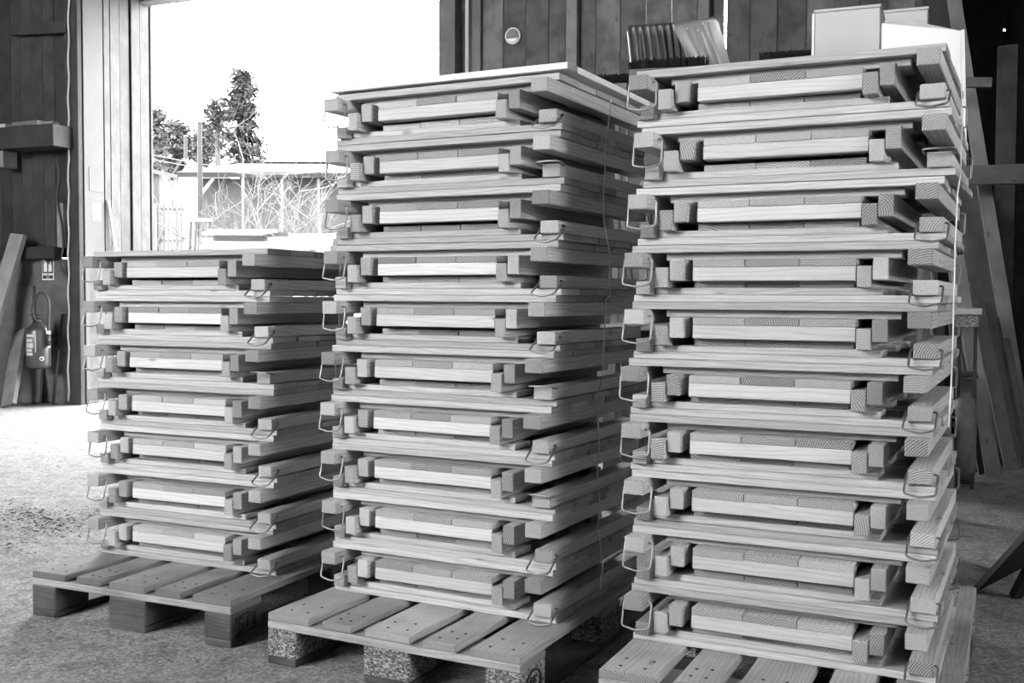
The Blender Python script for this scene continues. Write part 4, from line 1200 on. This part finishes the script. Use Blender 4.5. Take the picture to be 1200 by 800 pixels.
# leaning slatted pallet
Yq = 16.2
lp = thing('slatted_pallet', 'pale slatted pallet standing on edge left of the lumber pile', 'pallet', outpt(234, Yq))
qx = lambda u: at(u, 270, Yq).x - lp.location.x
qz = lambda v: at(234, v, Yq).z - lp.location.z
for k, u in enumerate((222, 228, 234, 239.5, 244.5)):
    mb = MB(); mb.plank((qx(u - 6), -.06, 0), (qx(u), .1, qz(258)), .045, .02); put('slat', mb.mesh('slat', matl('picket', 'picket')), lp)
mb = MB(); mb.plank((qx(219), .09, qz(257)), (qx(247), .09, qz(257)), .05, .04); put('top_rail', mb.mesh('top_rail', matl('bleach', 'bleach')), lp)
# lumber pile
Yl = 15.5
zs = lambda v: at(300, v, Yl).z
pt = lambda u: at(u, 280, Yl)
for q, u in enumerate((250, 372)):
    c = pt(u); t = thing('sawhorse', ('timber sawhorse under the left end of the outdoor lumber', 'timber sawhorse under the right end of the outdoor lumber')[q], 'sawhorse', Vector((c.x, c.y, gz(c))))
    h = zs(293) - gz(c)
    mb = MB(); mb.span(-.05, .05, -.35, .5, h - .08, h - .002, 1); put('beam', mb.mesh('beam', matl('grey', 'grey')), t)
    for sx in (-1, 1):
        for sy in (-.28, .42):
            mb = MB(); mb.plank((sx * .22, sy, 0), (sx * .05, sy, h - .04), .07, .035); put('leg', mb.mesh('leg', matl('grey', 'grey')), t)
lb = [(235, 386, 293, 287.5, 0, 'bleach'), (238, 388, 287.3, 282.5, .02, 'bleach'), (252, 311, 282.3, 278.8, .0, 'dark'), (236, 250, 282.3, 278.8, .05, 'bleach'), (251, 312, 278.6, 275.6, .01, 'dark'),
      (313, 388, 282.3, 277, .1, 'white'), (237, 305, 275.4, 272, .05, 'white'), (314, 320.5, 276.8, 274.6, -.02, 'dark'), (240, 320, 271.8, 268, .2, 'white'), (318, 336, 277, 271.5, .18, 'dark'), (326, 388, 276.8, 272, .34, 'white')]
for k, (u0, u1, va, vb, dy, mt) in enumerate(lb):
    a, b = pt(u0), pt(u1)
    mb = MB(); mb.box(((a.x + b.x) / 2, a.y + dy, (zs(va) + zs(vb)) / 2), (b.x - a.x, .14, zs(vb) - zs(va) - .0015), 0)
    simple('lumber_board', mb, matl(mt, mt), ['bottom board of the outdoor lumber pile', 'long pale board second up in the outdoor lumber pile', 'dark batten in the outdoor pile, lower of two', 'short pale end block left of the dark battens outdoors',
           'dark batten in the outdoor pile, upper of two', 'white board right of the dark battens outdoors', 'white board resting on the dark battens outdoors', 'tiny dark offcut on the outdoor lumber pile', 'topmost white board at the left of the outdoor pile',
           'short grey offcut on the outdoor lumber pile, right of centre', 'white board at the back right of the outdoor pile'][k], 'board', 'lumber outdoors')

# wood chips and grit swept across the bright floor
mb = MB(); vs = []; fs = []
for (u, v, ru, rv, n_) in ((55, 612, 60, 16, 800), (25, 600, 30, 12, 200), (110, 600, 22, 10, 160), (20, 640, 40, 20, 120), (150, 740, 130, 40, 160), (60, 540, 60, 40, 90), (230, 770, 160, 25, 90)):
    for k in range(n_):
        p = ground(u + random.gauss(0, ru * .5), v + random.gauss(0, rv * .5))
        if p.y < 2.7 or p.y > 8: continue
        q = PAL[0]; c_, s_ = math.cos(q[2]), math.sin(q[2]); lx_ = c_ * (p.x - q[0]) + s_ * (p.y - q[1]); ly_ = -s_ * (p.x - q[0]) + c_ * (p.y - q[1])
        if -.03 < lx_ < .83 and -.03 < ly_ < 1.23: continue
        q = PAL[1]; c_, s_ = math.cos(q[2]), math.sin(q[2]); lx_ = c_ * (p.x - q[0]) + s_ * (p.y - q[1]); ly_ = -s_ * (p.x - q[0]) + c_ * (p.y - q[1])
        if -.03 < lx_ < .83 and -.03 < ly_ < 1.23: continue
        r_ = random.uniform(.0018, .005) * (1 if random.random() < .9 else 2)
        a_ = random.uniform(0, 6.28); h_ = r_ * random.uniform(.4, .9)
        i0 = len(vs)
        for m_ in range(4):
            vs.append(p + Vector((math.cos(a_ + m_ * 1.57) * r_ * (1.8 if m_ % 2 else .7), math.sin(a_ + m_ * 1.57) * r_ * (1.8 if m_ % 2 else .7), .0005)))
        vs.append(p + Vector((0, 0, h_)))
        fs += [[i0, i0 + 1, i0 + 4], [i0 + 1, i0 + 2, i0 + 4], [i0 + 2, i0 + 3, i0 + 4], [i0 + 3, i0, i0 + 4]]
mb.raw(vs, fs)
tag(put('wood_chips', mb.mesh('wood_chips', [M['chips']])), 'dark wood chips and grit scattered on the floor beside the left pallet', 'chips', None, 'stuff')
